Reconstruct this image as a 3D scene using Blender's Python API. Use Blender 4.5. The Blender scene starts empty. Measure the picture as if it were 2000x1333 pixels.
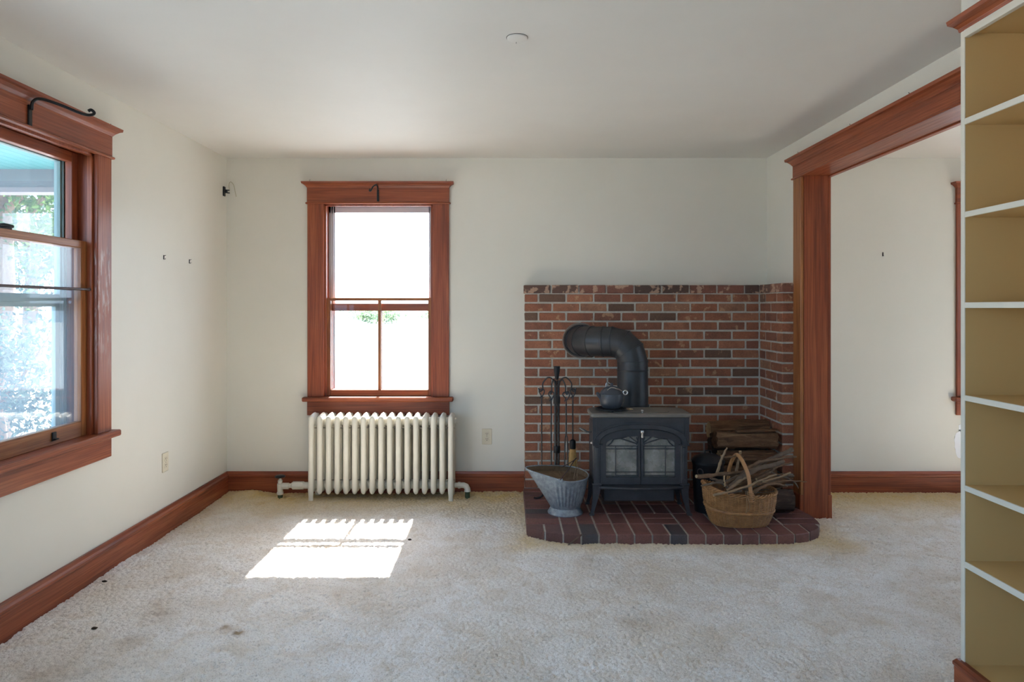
import bpy, math, random
import numpy as np
from mathutils import Vector, Matrix

random.seed(7)
rng = np.random.default_rng(7)
scene = bpy.context.scene
COL = scene.collection

# ------------------------------------------------------------------ camera, sky, sun, exposure
F = 1333.333            # focal length in pixels of a 2000 px wide frame (24 mm)
H = 1.358               # eye height
D = 5.03                # distance to the back wall
XL, XR, ZC = -2.064, 1.917, 2.464
cam_d = bpy.data.cameras.new('camera')
cam_d.sensor_width = 36.0
cam_d.lens = 24.0
cam_d.shift_x = 0.005
cam_d.shift_y = -0.03225
cam_d.clip_start = 0.05
cam_d.clip_end = 300
cam = bpy.data.objects.new('camera', cam_d)
COL.objects.link(cam)
cam.location = (0, 0, H)
cam.rotation_euler = (math.pi/2, 0, 0)
scene.camera = cam

scene.view_settings.view_transform = 'Standard'
scene.view_settings.look = 'None'
scene.view_settings.gamma = 1.0
scene.view_settings.use_curve_mapping = False
scene.view_settings.exposure = 0.66
scene.cycles.use_denoising = True
scene.cycles.max_bounces = 12
scene.cycles.diffuse_bounces = 6
scene.cycles.transparent_max_bounces = 18
scene.cycles.use_adaptive_sampling = True
scene.cycles.adaptive_threshold = 0.02
scene.cycles.sample_clamp_indirect = 12
scene.cycles.caustics_reflective = False
scene.cycles.caustics_refractive = False

SKY_STRENGTH = 5.0
SUN_STRENGTH = 32.0
world = bpy.data.worlds.new('sky')
scene.world = world
world.use_nodes = True
wn = world.node_tree.nodes
wl = world.node_tree.links
wn.clear()
w_out = wn.new('ShaderNodeOutputWorld')
w_bg = wn.new('ShaderNodeBackground')
w_sky = wn.new('ShaderNodeTexSky')
w_sky.sky_type = 'NISHITA'
w_sky.sun_disc = False
w_sky.sun_elevation = math.radians(50)
w_sky.sun_rotation = math.radians(0)
w_sky.dust_density = 3.0
w_mul = wn.new('ShaderNodeMix'); w_mul.data_type = 'RGBA'; w_mul.blend_type = 'MULTIPLY'
w_mul.inputs[0].default_value = 1.0
w_mul.inputs[7].default_value = (0.2, 0.2, 0.2, 1)
w_mix = wn.new('ShaderNodeMix'); w_mix.data_type = 'RGBA'
w_mix.inputs[0].default_value = 0.5
w_mix.inputs[7].default_value = (0.31, 0.61, 1.0, 1)
wl.new(w_sky.outputs[0], w_mul.inputs[6])
wl.new(w_mul.outputs[2], w_mix.inputs[6])
wl.new(w_mix.outputs[2], w_bg.inputs[0])
wl.new(w_bg.outputs[0], w_out.inputs[0])
w_bg.inputs[1].default_value = SKY_STRENGTH

sun_d = bpy.data.lights.new('sun', 'SUN')
sun_d.energy = SUN_STRENGTH
sun_d.angle = math.radians(0.53)
sun_d.color = (1.0, 0.965, 0.91)
sun = bpy.data.objects.new('sun', sun_d)
COL.objects.link(sun)
sun.rotation_euler = Vector((-0.012, -1.73, -2.056)).to_track_quat('-Z', 'Y').to_euler()

# ------------------------------------------------------------------ helpers
def P(px, py, d):
    """pixel of the 2000x1333 frame at distance d along the room -> point"""
    return Vector(((px-990)/F*d, d, H-(py-602)/F*d))

class MB:
    def __init__(s): s.v = []; s.f = []
    def add(s, vs, fs):
        b = len(s.v); s.v += [tuple(p) for p in vs]; s.f += [tuple(i+b for i in q) for q in fs]; return s
    def box(s, x0, x1, y0, y1, z0, z1, bev=0.0):
        if x0 > x1: x0, x1 = x1, x0
        if y0 > y1: y0, y1 = y1, y0
        if z0 > z1: z0, z1 = z1, z0
        if bev <= 0:
            vs = [(x, y, z) for z in (z0, z1) for y in (y0, y1) for x in (x0, x1)]
            return s.add(vs, [(0,2,3,1),(4,5,7,6),(0,1,5,4),(2,6,7,3),(0,4,6,2),(1,3,7,5)])
        b = min(bev, (x1-x0)/2.01, (y1-y0)/2.01, (z1-z0)/2.01)
        vs = []; idx = {}
        for i, x in enumerate((x0, x1)):
            for j, y in enumerate((y0, y1)):
                for k, z in enumerate((z0, z1)):
                    sx, sy, sz = (b if i == 0 else -b), (b if j == 0 else -b), (b if k == 0 else -b)
                    idx[i,j,k,0] = len(vs); vs.append((x, y+sy, z+sz))
                    idx[i,j,k,1] = len(vs); vs.append((x+sx, y, z+sz))
                    idx[i,j,k,2] = len(vs); vs.append((x+sx, y+sy, z))
        fs = []
        for i in (0, 1):
            q = [idx[i,0,0,0], idx[i,1,0,0], idx[i,1,1,0], idx[i,0,1,0]]; fs.append(q if i else q[::-1])
            q = [idx[0,i,0,1], idx[1,i,0,1], idx[1,i,1,1], idx[0,i,1,1]]; fs.append(q[::-1] if i else q)
            q = [idx[0,0,i,2], idx[1,0,i,2], idx[1,1,i,2], idx[0,1,i,2]]; fs.append(q if i else q[::-1])
        for i in (0, 1):
            for j in (0, 1):
                q = [idx[i,j,0,0], idx[i,j,1,0], idx[i,j,1,1], idx[i,j,0,1]]; fs.append(q if (i+j) % 2 else q[::-1])
                q = [idx[i,0,j,0], idx[i,1,j,0], idx[i,1,j,2], idx[i,0,j,2]]; fs.append(q if (i+j) % 2 == 0 else q[::-1])
                q = [idx[0,i,j,1], idx[1,i,j,1], idx[1,i,j,2], idx[0,i,j,2]]; fs.append(q if (i+j) % 2 else q[::-1])
        for i in (0, 1):
            for j in (0, 1):
                for k in (0, 1):
                    q = [idx[i,j,k,0], idx[i,j,k,1], idx[i,j,k,2]]; fs.append(q if (i+j+k) % 2 else q[::-1])
        return s.add(vs, fs)
    def rings(s, rs, close=False, cap=True):
        n = len(rs[0]); b = len(s.v); m = len(rs)
        for r in rs: s.v += [tuple(p) for p in r]
        for i in range(m if close else m-1):
            a, c = b+i*n, b+((i+1) % m)*n
            for j in range(n):
                k = (j+1) % n
                s.f.append((a+j, a+k, c+k, c+j))
        if cap and not close:
            s.f.append(tuple(b+j for j in reversed(range(n))))
            s.f.append(tuple(b+(m-1)*n+j for j in range(n)))
        return s
    def tube(s, pts, r, n=8, close=False, cap=True, squash=None):
        pts = [Vector(p) for p in pts]; m = len(pts)
        if not isinstance(r, (list, tuple)): r = [r]*m
        T = []
        for i in range(m):
            if close: t = pts[(i+1) % m]-pts[i-1]
            else: t = pts[min(i+1, m-1)]-pts[max(i-1, 0)]
            T.append(t.normalized() if t.length > 1e-9 else Vector((0, 0, 1)))
        up = Vector((0, 0, 1)) if abs(T[0].z) < 0.9 else Vector((1, 0, 0))
        nrm = T[0].cross(up).normalized(); rs = []
        for i in range(m):
            nrm = (nrm-T[i]*nrm.dot(T[i])).normalized(); bn = T[i].cross(nrm)
            rs.append([pts[i]+(nrm*math.cos(2*math.pi*j/n)+bn*math.sin(2*math.pi*j/n))*r[i] for j in range(n)])
        return s.rings(rs, close, cap)
    def lathe(s, prof, c, n=24, cap=True):
        rs = [[(c[0]+max(r, 1e-4)*math.cos(2*math.pi*j/n), c[1]+max(r, 1e-4)*math.sin(2*math.pi*j/n), c[2]+z) for j in range(n)] for r, z in prof]
        return s.rings(rs, False, cap)
    def prism(s, poly, axis, a0, a1):
        def q(p, a): return {'x': (a, p[0], p[1]), 'y': (p[0], a, p[1]), 'z': (p[0], p[1], a)}[axis]
        return s.rings([[q(p, a0) for p in poly], [q(p, a1) for p in poly]])
    def build(s, name, mat, parent=None, smooth=None, **kw):
        return finish(name, s.v, s.f, mat, parent, smooth, **kw)

WL = {}
def finish(name, v, f, mat, parent=None, smooth=None, origin=None, **kw):
    v = np.array(v, dtype=float)
    if origin is None:
        lo, hi = v.min(0), v.max(0); origin = ((lo[0]+hi[0])/2, (lo[1]+hi[1])/2, lo[2])
    origin = np.array(origin, dtype=float)
    me = bpy.data.meshes.new(name)
    me.from_pydata((v-origin).tolist(), [], f)
    fixnormals(me)
    if mat is not None: me.materials.append(M(mat))
    if smooth is not None:
        me.polygons.foreach_set('use_smooth', [True]*len(me.polygons))
        me.set_sharp_from_angle(angle=math.radians(smooth))
    return place(name, me, origin, parent, **kw)

def fixnormals(me):
    import bmesh
    if len(me.polygons) > 60000: return
    b = bmesh.new(); b.from_mesh(me); bmesh.ops.recalc_face_normals(b, faces=b.faces); b.to_mesh(me); b.free()

def place(name, me, origin, parent=None, rot=None, **kw):
    o = bpy.data.objects.new(name, me)
    COL.objects.link(o)
    pw = WL[parent.name] if parent is not None else Vector((0, 0, 0))
    o.parent = parent
    o.location = Vector(origin)-pw
    WL[o.name] = Vector(origin)
    if rot is not None: o.rotation_euler = rot
    tag(o, **kw)
    return o

def tag(o, label=None, cat=None, group=None, kind=None):
    if label: o['label'] = label
    if cat: o['category'] = cat
    if group: o['group'] = group
    if kind: o['kind'] = kind
    return o

def empty(name, loc, **kw):
    o = bpy.data.objects.new(name, None)
    COL.objects.link(o); o.location = loc; o.empty_display_size = 0.1
    WL[o.name] = Vector(loc)
    return tag(o, **kw)

def box(name, mat, a, parent=None, bev=0.0, **kw):
    return MB().box(*a, bev=bev).build(name, mat, parent, **kw)

def smooth_path(pts, k=6):
    pts = [Vector(p) for p in pts]
    if len(pts) < 3: return pts
    q = [pts[0]*2-pts[1]]+pts+[pts[-1]*2-pts[-2]]; out = []
    for i in range(1, len(q)-2):
        for j in range(k):
            t = j/k; a, b, c, d = q[i-1], q[i], q[i+1], q[i+2]
            out.append(0.5*((2*b)+(c-a)*t+(2*a-5*b+4*c-d)*t*t+(3*b-a-3*c+d)*t**3))
    out.append(pts[-1]); return out

# ------------------------------------------------------------------ materials
MATS = {}
def M(m): return MATS[m] if isinstance(m, str) else m
class NT:
    def __init__(s, name):
        s.m = bpy.data.materials.new(name); s.m.use_nodes = True
        s.n = s.m.node_tree.nodes; s.l = s.m.node_tree.links
        s.b = s.n['Principled BSDF']; s.out = s.n['Material Output']; MATS[name] = s.m
    def new(s, t, **kw):
        x = s.n.new(t)
        for k, v in kw.items(): setattr(x, k, v)
        return x
    def link(s, a, b): s.l.new(a, b)
    def coords(s, scale=(1, 1, 1), rnd=True, kind='Object'):
        tc = s.new('ShaderNodeTexCoord'); mp = s.new('ShaderNodeMapping')
        mp.inputs['Scale'].default_value = scale
        if rnd:
            oi = s.new('ShaderNodeObjectInfo'); mu = s.new('ShaderNodeMath', operation='MULTIPLY'); mu.inputs[1].default_value = 57.0
            s.link(oi.outputs['Random'], mu.inputs[0])
            ad = s.new('ShaderNodeVectorMath', operation='ADD')
            s.link(tc.outputs[kind], ad.inputs[0]); s.link(mu.outputs[0], ad.inputs[1]); s.link(ad.outputs[0], mp.inputs[0])
        else: s.link(tc.outputs[kind], mp.inputs[0])
        return mp.outputs[0]
    def noise(s, vec, scale, detail=4, rough=0.55, dist=0.0):
        x = s.new('ShaderNodeTexNoise'); x.inputs['Scale'].default_value = scale; x.inputs['Detail'].default_value = detail
        x.inputs['Roughness'].default_value = rough; x.inputs['Distortion'].default_value = dist
        if vec is not None: s.link(vec, x.inputs['Vector'])
        return x.outputs[0]
    def ramp(s, fac, stops, interp='LINEAR'):
        r = s.new('ShaderNodeValToRGB'); e = r.color_ramp.elements; r.color_ramp.interpolation = interp
        while len(e) < len(stops): e.new(0.5)
        for i, (p, c) in enumerate(stops): e[i].position = p; e[i].color = (*c, 1) if len(c) == 3 else c
        s.link(fac, r.inputs[0]); return r.outputs[0]
    def mix(s, fac, a, b, mode='MIX'):
        x = s.new('ShaderNodeMix'); x.data_type = 'RGBA'; x.blend_type = mode
        for i, val in ((0, fac), (6, a), (7, b)):
            if hasattr(val, 'node'): s.link(val, x.inputs[i])
            elif i == 0: x.inputs[0].default_value = val
            else: x.inputs[i].default_value = (*val, 1)
        return x.outputs[2]
    def bump(s, h, strength=0.3, dist=0.01):
        x = s.new('ShaderNodeBump'); x.inputs['Strength'].default_value = strength; x.inputs['Distance'].default_value = dist
        s.link(h, x.inputs['Height']); s.link(x.outputs[0], s.b.inputs['Normal'])
    def set(s, color=None, rough=None, metal=None, coat=None, spec=None, coat_rough=None):
        if color is not None:
            if hasattr(color, 'node'): s.link(color, s.b.inputs['Base Color'])
            else: s.b.inputs['Base Color'].default_value = (*color, 1)
        if rough is not None:
            if hasattr(rough, 'node'): s.link(rough, s.b.inputs['Roughness'])
            else: s.b.inputs['Roughness'].default_value = rough
        if metal is not None: s.b.inputs['Metallic'].default_value = metal
        if coat is not None: s.b.inputs['Coat Weight'].default_value = coat
        if coat_rough is not None: s.b.inputs['Coat Roughness'].default_value = coat_rough
        if spec is not None: s.b.inputs['Specular IOR Level'].default_value = spec
        return s

def mat_paint(name, c1, c2, rough=0.6, bump=0.08, big=1.3):
    n = NT(name); v = n.coords((1, 1, 1), rnd=False)
    f = n.noise(v, big, 5, 0.6)
    n.set(n.ramp(f, [(0.3, c1), (0.7, c2)]), rough, spec=0.3)
    n.bump(n.noise(v, 90, 3), bump, 0.002)

def mat_wood(name, axis, light, mid, dark, rough=0.36, coat=0.12):
    n = NT(name)
    sc = {'x': (0.8, 14, 14), 'y': (14, 0.8, 14), 'z': (14, 14, 0.8)}[axis]
    sc2 = {'x': (3, 160, 160), 'y': (160, 3, 160), 'z': (160, 160, 3)}[axis]
    g = n.noise(n.coords(sc), 1.0, 6, 0.6, 1.4)
    fine = n.noise(n.coords(sc2), 1.0, 3, 0.6)
    c = n.ramp(g, [(0.28, dark), (0.48, mid), (0.72, light)])
    c = n.mix(n.ramp(fine, [(0.42, (0.0,)*3), (0.62, (0.55,)*3)]), c, dark)
    n.set(c, n.ramp(fine, [(0.3, (rough,)*3), (0.7, (rough+0.18,)*3)]), coat=coat, coat_rough=0.22, spec=0.45)
    n.bump(fine, 0.06, 0.002)

WD = dict(light=(0.410, 0.112, 0.038), mid=(0.290, 0.065, 0.021), dark=(0.140, 0.028, 0.011))
WG = dict(light=(0.480, 0.200, 0.062), mid=(0.350, 0.125, 0.038), dark=(0.160, 0.050, 0.018))
for a in 'xyz':
    mat_wood('wood_'+a, a, **WD)
    mat_wood('goldwood_'+a, a, **WG)

# the same wood with varnish flaked off part way up
mat_wood('worn_wood_z', 'z', **WD)
m_ = MATS['worn_wood_z']; n = NT.__new__(NT); n.m = m_; n.n = m_.node_tree.nodes; n.l = m_.node_tree.links; n.b = n.n['Principled BSDF']
src = n.b.inputs['Base Color'].links[0].from_socket
tc = n.new('ShaderNodeTexCoord'); sp_ = n.new('ShaderNodeSeparateXYZ'); n.link(tc.outputs['Object'], sp_.inputs[0])
mr = n.new('ShaderNodeMapRange'); mr.inputs[1].default_value = 0.30; mr.inputs[2].default_value = 0.95; n.link(sp_.outputs[2], mr.inputs[0])
hump = n.ramp(mr.outputs[0], [(0.0, (0,)*3), (0.45, (0.75,)*3), (0.9, (1,)*3), (1.0, (0,)*3)])
fl = n.ramp(n.noise(n.coords((60, 60, 9)), 1.0, 4, 0.6), [(0.53, (0,)*3), (0.60, (0.8,)*3)])
ml = n.new('ShaderNodeMath', operation='MULTIPLY'); n.link(hump, ml.inputs[0]); n.link(fl, ml.inputs[1])
n.link(n.mix(ml.outputs[0], src, (0.50, 0.38, 0.33)), n.b.inputs['Base Color'])
mat_paint('wall_paint', (0.705, 0.677, 0.595), (0.745, 0.717, 0.64), 0.40)
mat_paint('ceiling_paint', (0.68, 0.66, 0.615), (0.72, 0.705, 0.66), 0.6)
mat_paint('shelf_paint', (0.70, 0.665, 0.565), (0.73, 0.695, 0.595), 0.42)
mat_paint('shelf_inner', (0.62, 0.435, 0.20), (0.65, 0.46, 0.215), 0.45)
mat_paint('scratch', (0.33, 0.20, 0.15), (0.45, 0.30, 0.25), 0.6)
mat_paint('plaster_white', (0.82, 0.83, 0.86), (0.86, 0.87, 0.90), 0.8)
mat_paint('radiator_paint', (0.66, 0.63, 0.54), (0.72, 0.69, 0.60), 0.38, 0.15, 6)
mat_paint('storm_white', (0.62, 0.66, 0.72), (0.68, 0.72, 0.78), 0.4)
mat_paint('storm_green', (0.22, 0.33, 0.32), (0.28, 0.40, 0.38), 0.5)
mat_paint('outlet_ivory', (0.66, 0.60, 0.46), (0.70, 0.64, 0.50), 0.35, 0.0)
mat_paint('porch_blue', (0.032, 0.215, 0.22), (0.048, 0.26, 0.265), 0.5)
mat_paint('porch_grey', (0.10, 0.115, 0.13), (0.14, 0.155, 0.17), 0.6)
mat_paint('trim_rose', (0.20, 0.17, 0.18), (0.24, 0.205, 0.215), 0.6)
mat_paint('siding', (0.62, 0.62, 0.60), (0.68, 0.68, 0.66), 0.6)
mat_paint('thimble', (0.19, 0.14, 0.115), (0.27, 0.22, 0.185), 0.9, 0.4, 20)
mat_paint('slot_dark', (0.02, 0.018, 0.015), (0.03, 0.025, 0.02), 0.5, 0)
mat_paint('iron_black', (0.010, 0.010, 0.011), (0.018, 0.018, 0.019), 0.42, 0.1, 9)
mat_paint('dark_bronze', (0.06, 0.035, 0.03), (0.08, 0.05, 0.045), 0.35, 0.0)
mat_paint('cord', (0.45, 0.40, 0.28), (0.5, 0.45, 0.3), 0.5, 0)
mat_paint('green_sleeve', (0.06, 0.08, 0.035), (0.10, 0.12, 0.06), 0.6, 0.2, 20)
mat_paint('ground_pale', (0.27, 0.29, 0.29), (0.34, 0.36, 0.36), 0.9, 0.1, 0.4)
mat_paint('bark_twig', (0.115, 0.066, 0.038), (0.215, 0.130, 0.075), 0.85, 0.5, 30)
mat_paint('bark_twig_grey', (0.095, 0.066, 0.046), (0.18, 0.128, 0.09), 0.85, 0.5, 30)
mat_paint('cut_wood', (0.42, 0.28, 0.15), (0.52, 0.36, 0.2), 0.8, 0.2, 20)
mat_paint('twig_pale', (0.22, 0.145, 0.085), (0.32, 0.215, 0.125), 0.8, 0.3, 30)
mat_paint('ash', (0.12, 0.078, 0.045), (0.19, 0.125, 0.075), 0.95, 0.8, 25)
mat_paint('broom', (0.52, 0.31, 0.11), (0.66, 0.42, 0.17), 0.7, 0.5, 60)
mat_paint('debris', (0.03, 0.022, 0.012), (0.06, 0.04, 0.02), 0.8, 0.2, 60)

def mat_wicker(name, a, b):
    n = NT(name); v = n.coords((1, 1, 1), rnd=False)
    n.set(n.ramp(n.noise(v, 28, 5, 0.7), [(0.3, a), (0.7, b)]), 0.5)
mat_wicker('wicker', (0.27, 0.120, 0.042), (0.48, 0.240, 0.088))
mat_wicker('wicker_handle', (0.36, 0.17, 0.065), (0.50, 0.26, 0.11))

def mat_metal(name, c1, c2, rough, metal, scale, bump=0.1):
    n = NT(name); v = n.coords((1, 1, 1))
    f = n.noise(v, scale, 5, 0.65)
    n.set(n.ramp(f, [(0.32, c1), (0.68, c2)]), rough, metal)
    n.bump(n.noise(v, scale*5, 3), bump, 0.002)
mat_metal('galvanized', (0.20, 0.235, 0.265), (0.37, 0.42, 0.46), 0.45, 0.5, 40)
mat_metal('stove_iron', (0.028, 0.030, 0.035), (0.048, 0.050, 0.056), 0.42, 0.0, 14, 0.25)
mat_metal('stove_top', (0.14, 0.125, 0.105), (0.19, 0.17, 0.145), 0.5, 0.0, 18, 0.2)
mat_metal('pipe_black', (0.020, 0.021, 0.023), (0.038, 0.040, 0.043), 0.42, 0.0, 10, 0.1)
mat_metal('kettle_iron', (0.040, 0.046, 0.056), (0.070, 0.078, 0.092), 0.36, 0.0, 14, 0.2)
mat_metal('tool_iron', (0.03, 0.03, 0.032), (0.05, 0.05, 0.052), 0.25, 0.0, 20, 0.1)
mat_metal('nickel', (0.55, 0.54, 0.52), (0.68, 0.67, 0.65), 0.25, 0.9, 20, 0.0)

def mat_bark(name, c1, c2, c3):
    n = NT(name); v = n.coords((5, 38, 38))
    f = n.noise(v, 1.0, 6, 0.7, 0.8)
    n.set(n.ramp(f, [(0.25, c1), (0.5, c2), (0.75, c3)]), 0.9, spec=0.2)
    n.bump(f, 0.7, 0.012)
mat_bark('bark_brown', (0.040, 0.020, 0.010), (0.140, 0.072, 0.037), (0.270, 0.155, 0.082))
mat_bark('bark_dark', (0.020, 0.014, 0.011), (0.066, 0.044, 0.034), (0.14, 0.10, 0.08))

def mat_brick(name, stops, patch, patch_amt=0.62):
    n = NT(name)
    oi = n.new('ShaderNodeObjectInfo')
    base = n.ramp(oi.outputs['Random'], stops, 'CONSTANT')
    v = n.coords((1, 1, 1))
    big = n.noise(v, 9, 4, 0.6)
    c = n.mix(n.ramp(big, [(0.33, (0.4,)*3), (0.55, (0,)*3)]), base, (0.085, 0.042, 0.030))
    pn = n.noise(v, 16, 3, 0.5)
    c = n.mix(n.ramp(pn, [(patch_amt, (0,)*3), (patch_amt+0.05, (0.75,)*3)]), c, patch)
    fine = n.noise(v, 130, 4, 0.7)
    c = n.mix(n.ramp(fine, [(0.3, (0.45,)*3), (0.55, (0,)*3)]), c, (0.04, 0.022, 0.016))
    n.set(c, 0.55 if name == 'brick_hearth' else 0.7, spec=0.4)
    n.bump(fine, 0.5, 0.004)
mat_brick('brick', [(0.0, (0.330, 0.122, 0.066)), (0.17, (0.400, 0.160, 0.086)), (0.34, (0.270, 0.105, 0.064)), (0.5, (0.350, 0.128, 0.068)),
                    (0.70, (0.165, 0.088, 0.056)), (0.80, (0.290, 0.106, 0.060)), (0.9, (0.375, 0.175, 0.098))], (0.52, 0.29, 0.16), 0.63)
mat_brick('brick_cap', [(0.0, (0.24, 0.095, 0.065)), (0.35, (0.10, 0.058, 0.045)), (0.55, (0.28, 0.12, 0.08)), (0.8, (0.13, 0.068, 0.050))], (0.60, 0.38, 0.26), 0.53)
mat_brick('brick_hearth', [(0.0, (0.190, 0.085, 0.072)), (0.25, (0.225, 0.100, 0.085)), (0.5, (0.155, 0.072, 0.064)), (0.66, (0.210, 0.088, 0.072)), (0.9, (0.085, 0.075, 0.078))], (0.24, 0.13, 0.115), 0.7)
n = NT('mortar'); v = n.coords((1, 1, 1), rnd=False)
n.set(n.ramp(n.noise(v, 22, 5, 0.7), [(0.3, (0.40, 0.37, 0.32)), (0.7, (0.56, 0.53, 0.47))]), 0.95, spec=0.1)
n.bump(n.noise(v, 160, 4), 0.6, 0.004)

# carpet: off-white pile, tan where it is soiled and yellower along the walls and round the hearth: less trodden, plus warm light painted in
n = NT('carpet'); v = n.coords((1, 1, 1), rnd=False, kind='Object')
f1 = n.noise(v, 2.2, 5, 0.6, 0.4)
f2 = n.noise(v, 6.5, 4, 0.65, 0.8)
f3 = n.noise(v, 170, 2, 0.6)
c = n.ramp(f1, [(0.32, (0.74, 0.675, 0.59)), (0.5, (0.84, 0.805, 0.75)), (0.68, (0.90, 0.885, 0.855))])
c = n.mix(n.ramp(f2, [(0.46, (0,)*3), (0.68, (0.6,)*3)]), c, (0.66, 0.555, 0.43))
at = n.new('ShaderNodeAttribute'); at.attribute_name = 'unworn_warm_light'
un = n.new('ShaderNodeMath', operation='MULTIPLY'); n.link(at.outputs['Fac'], un.inputs[0]); n.link(n.ramp(f2, [(0.25, (0.75,)*3), (0.7, (1.0,)*3)]), un.inputs[1])
c = n.mix(un.outputs[0], c, (0.66, 0.45, 0.13))
c = n.mix(n.ramp(f3, [(0.30, (0.6,)*3), (0.5, (0,)*3)]), c, (0.40, 0.33, 0.25))  # dark flecks painted as shade down between the tufts
at2 = n.new('ShaderNodeAttribute'); at2.attribute_name = 'stain'
c = n.mix(at2.outputs['Fac'], c, (0.33, 0.23, 0.13))
n.set(c, 1.0, spec=0.05)
n.b.inputs['Sheen Weight'].default_value = 0.15
n.bump(f3, 0.55, 0.006)

def mat_glass(name, veil, tint=(1, 1, 1)):
    m = bpy.data.materials.new(name); m.use_nodes = True; MATS[name] = m
    nn, ll = m.node_tree.nodes, m.node_tree.links; nn.clear()
    out = nn.new('ShaderNodeOutputMaterial'); tr = nn.new('ShaderNodeBsdfTransparent'); tr.inputs[0].default_value = (*tint, 1)
    gl = nn.new('ShaderNodeBsdfGlossy'); gl.inputs['Roughness'].default_value = 0.02
    lw = nn.new('ShaderNodeLayerWeight'); lw.inputs[0].default_value = 0.5
    pw = nn.new('ShaderNodeMath'); pw.operation = 'POWER'; pw.inputs[1].default_value = 5.0
    fr = nn.new('ShaderNodeMath'); fr.operation = 'MULTIPLY_ADD'; fr.inputs[1].default_value = 0.9; fr.inputs[2].default_value = 0.03
    ll.new(lw.outputs['Facing'], pw.inputs[0]); ll.new(pw.outputs[0], fr.inputs[0])
    mx = nn.new('ShaderNodeMixShader'); ll.new(fr.outputs[0], mx.inputs[0]); ll.new(tr.outputs[0], mx.inputs[1]); ll.new(gl.outputs[0], mx.inputs[2])
    if veil > 0:
        ts = nn.new('ShaderNodeBsdfTranslucent'); ts.inputs[0].default_value = (0.85, 0.92, 1.0, 1)
        m2 = nn.new('ShaderNodeMixShader'); m2.inputs[0].default_value = veil
        ll.new(mx.outputs[0], m2.inputs[1]); ll.new(ts.outputs[0], m2.inputs[2]); ll.new(m2.outputs[0], out.inputs[0])
    else: ll.new(mx.outputs[0], out.inputs[0])
mat_glass('glass', 0.0)
mat_glass('glass_dusty', 0.05)
n = NT('stove_glass'); v = n.coords((1, 1, 1))
n.set(n.ramp(n.noise(v, 11, 4, 0.6), [(0.35, (0.16, 0.16, 0.14)), (0.7, (0.30, 0.29, 0.255))]), n.ramp(n.noise(v, 18, 4, 0.6), [(0.35, (0.10,)*3), (0.75, (0.5,)*3)]), spec=0.8)

def mat_leaf(name, c1, c2):
    m = bpy.data.materials.new(name); m.use_nodes = True; MATS[name] = m
    nn, ll = m.node_tree.nodes, m.node_tree.links; nn.clear()
    out = nn.new('ShaderNodeOutputMaterial'); d = nn.new('ShaderNodeBsdfDiffuse'); t = nn.new('ShaderNodeBsdfTranslucent'); mx = nn.new('ShaderNodeMixShader')
    tc = nn.new('ShaderNodeTexCoord'); no = nn.new('ShaderNodeTexNoise'); no.inputs['Scale'].default_value = 1.7
    rp = nn.new('ShaderNodeValToRGB'); rp.color_ramp.elements[0].color = (*c1, 1); rp.color_ramp.elements[1].color = (*c2, 1)
    rp.color_ramp.elements[0].position = 0.35; rp.color_ramp.elements[1].position = 0.65
    ll.new(tc.outputs['Object'], no.inputs[0]); ll.new(no.outputs[0], rp.inputs[0]); ll.new(rp.outputs[0], d.inputs[0]); ll.new(rp.outputs[0], t.inputs[0])
    mx.inputs[0].default_value = 0.5; ll.new(d.outputs[0], mx.inputs[1]); ll.new(t.outputs[0], mx.inputs[2]); ll.new(mx.outputs[0], out.inputs[0])
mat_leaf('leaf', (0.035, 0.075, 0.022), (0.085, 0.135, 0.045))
mat_leaf('leaf_glare', (0.16, 0.24, 0.13), (0.30, 0.38, 0.24))  # lighter leaf copy, so the far hedge looks washed out by glare
mat_leaf('leaf_haze', (0.04, 0.07, 0.055), (0.075, 0.11, 0.09))  # bluish haze put into the leaf colour

# ------------------------------------------------------------------ room shell
WT = 0.19                                       # thickness of the outside walls
def wall_y(name, x0, x1, y0, y1, holes, **kw):
    """wall in the x direction between y0 and y1 with holes (u0,u1,z0,z1)"""
    m = MB(); us = sorted(set([x0, x1]+[h[0] for h in holes]+[h[1] for h in holes]))
    for a, b in zip(us, us[1:]):
        hs = [h for h in holes if h[0] <= a+1e-6 and h[1] >= b-1e-6]
        if not hs: m.box(a, b, y0, y1, -0.1, ZC)
        for h in hs:
            m.box(a, b, y0, y1, -0.1, h[2]) if h[2] > -0.09 else None
            m.box(a, b, y0, y1, h[3], ZC)
    return m.build(name, 'wall_paint', None, kind='structure', origin=(0, 0, 0), **kw)
def wall_x(name, x0, x1, y0, y1, holes, **kw):
    m = MB(); us = sorted(set([y0, y1]+[h[0] for h in holes]+[h[1] for h in holes]))
    for a, b in zip(us, us[1:]):
        hs = [h for h in holes if h[0] <= a+1e-6 and h[1] >= b-1e-6]
        if not hs: m.box(x0, x1, a, b, -0.1, ZC)
        for h in hs:
            m.box(x0, x1, a, b, -0.1, h[2]) if h[2] > -0.09 else None
            m.box(x0, x1, a, b, h[3], ZC)
    return m.build(name, 'wall_paint', None, kind='structure', origin=(0, 0, 0), **kw)

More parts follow.
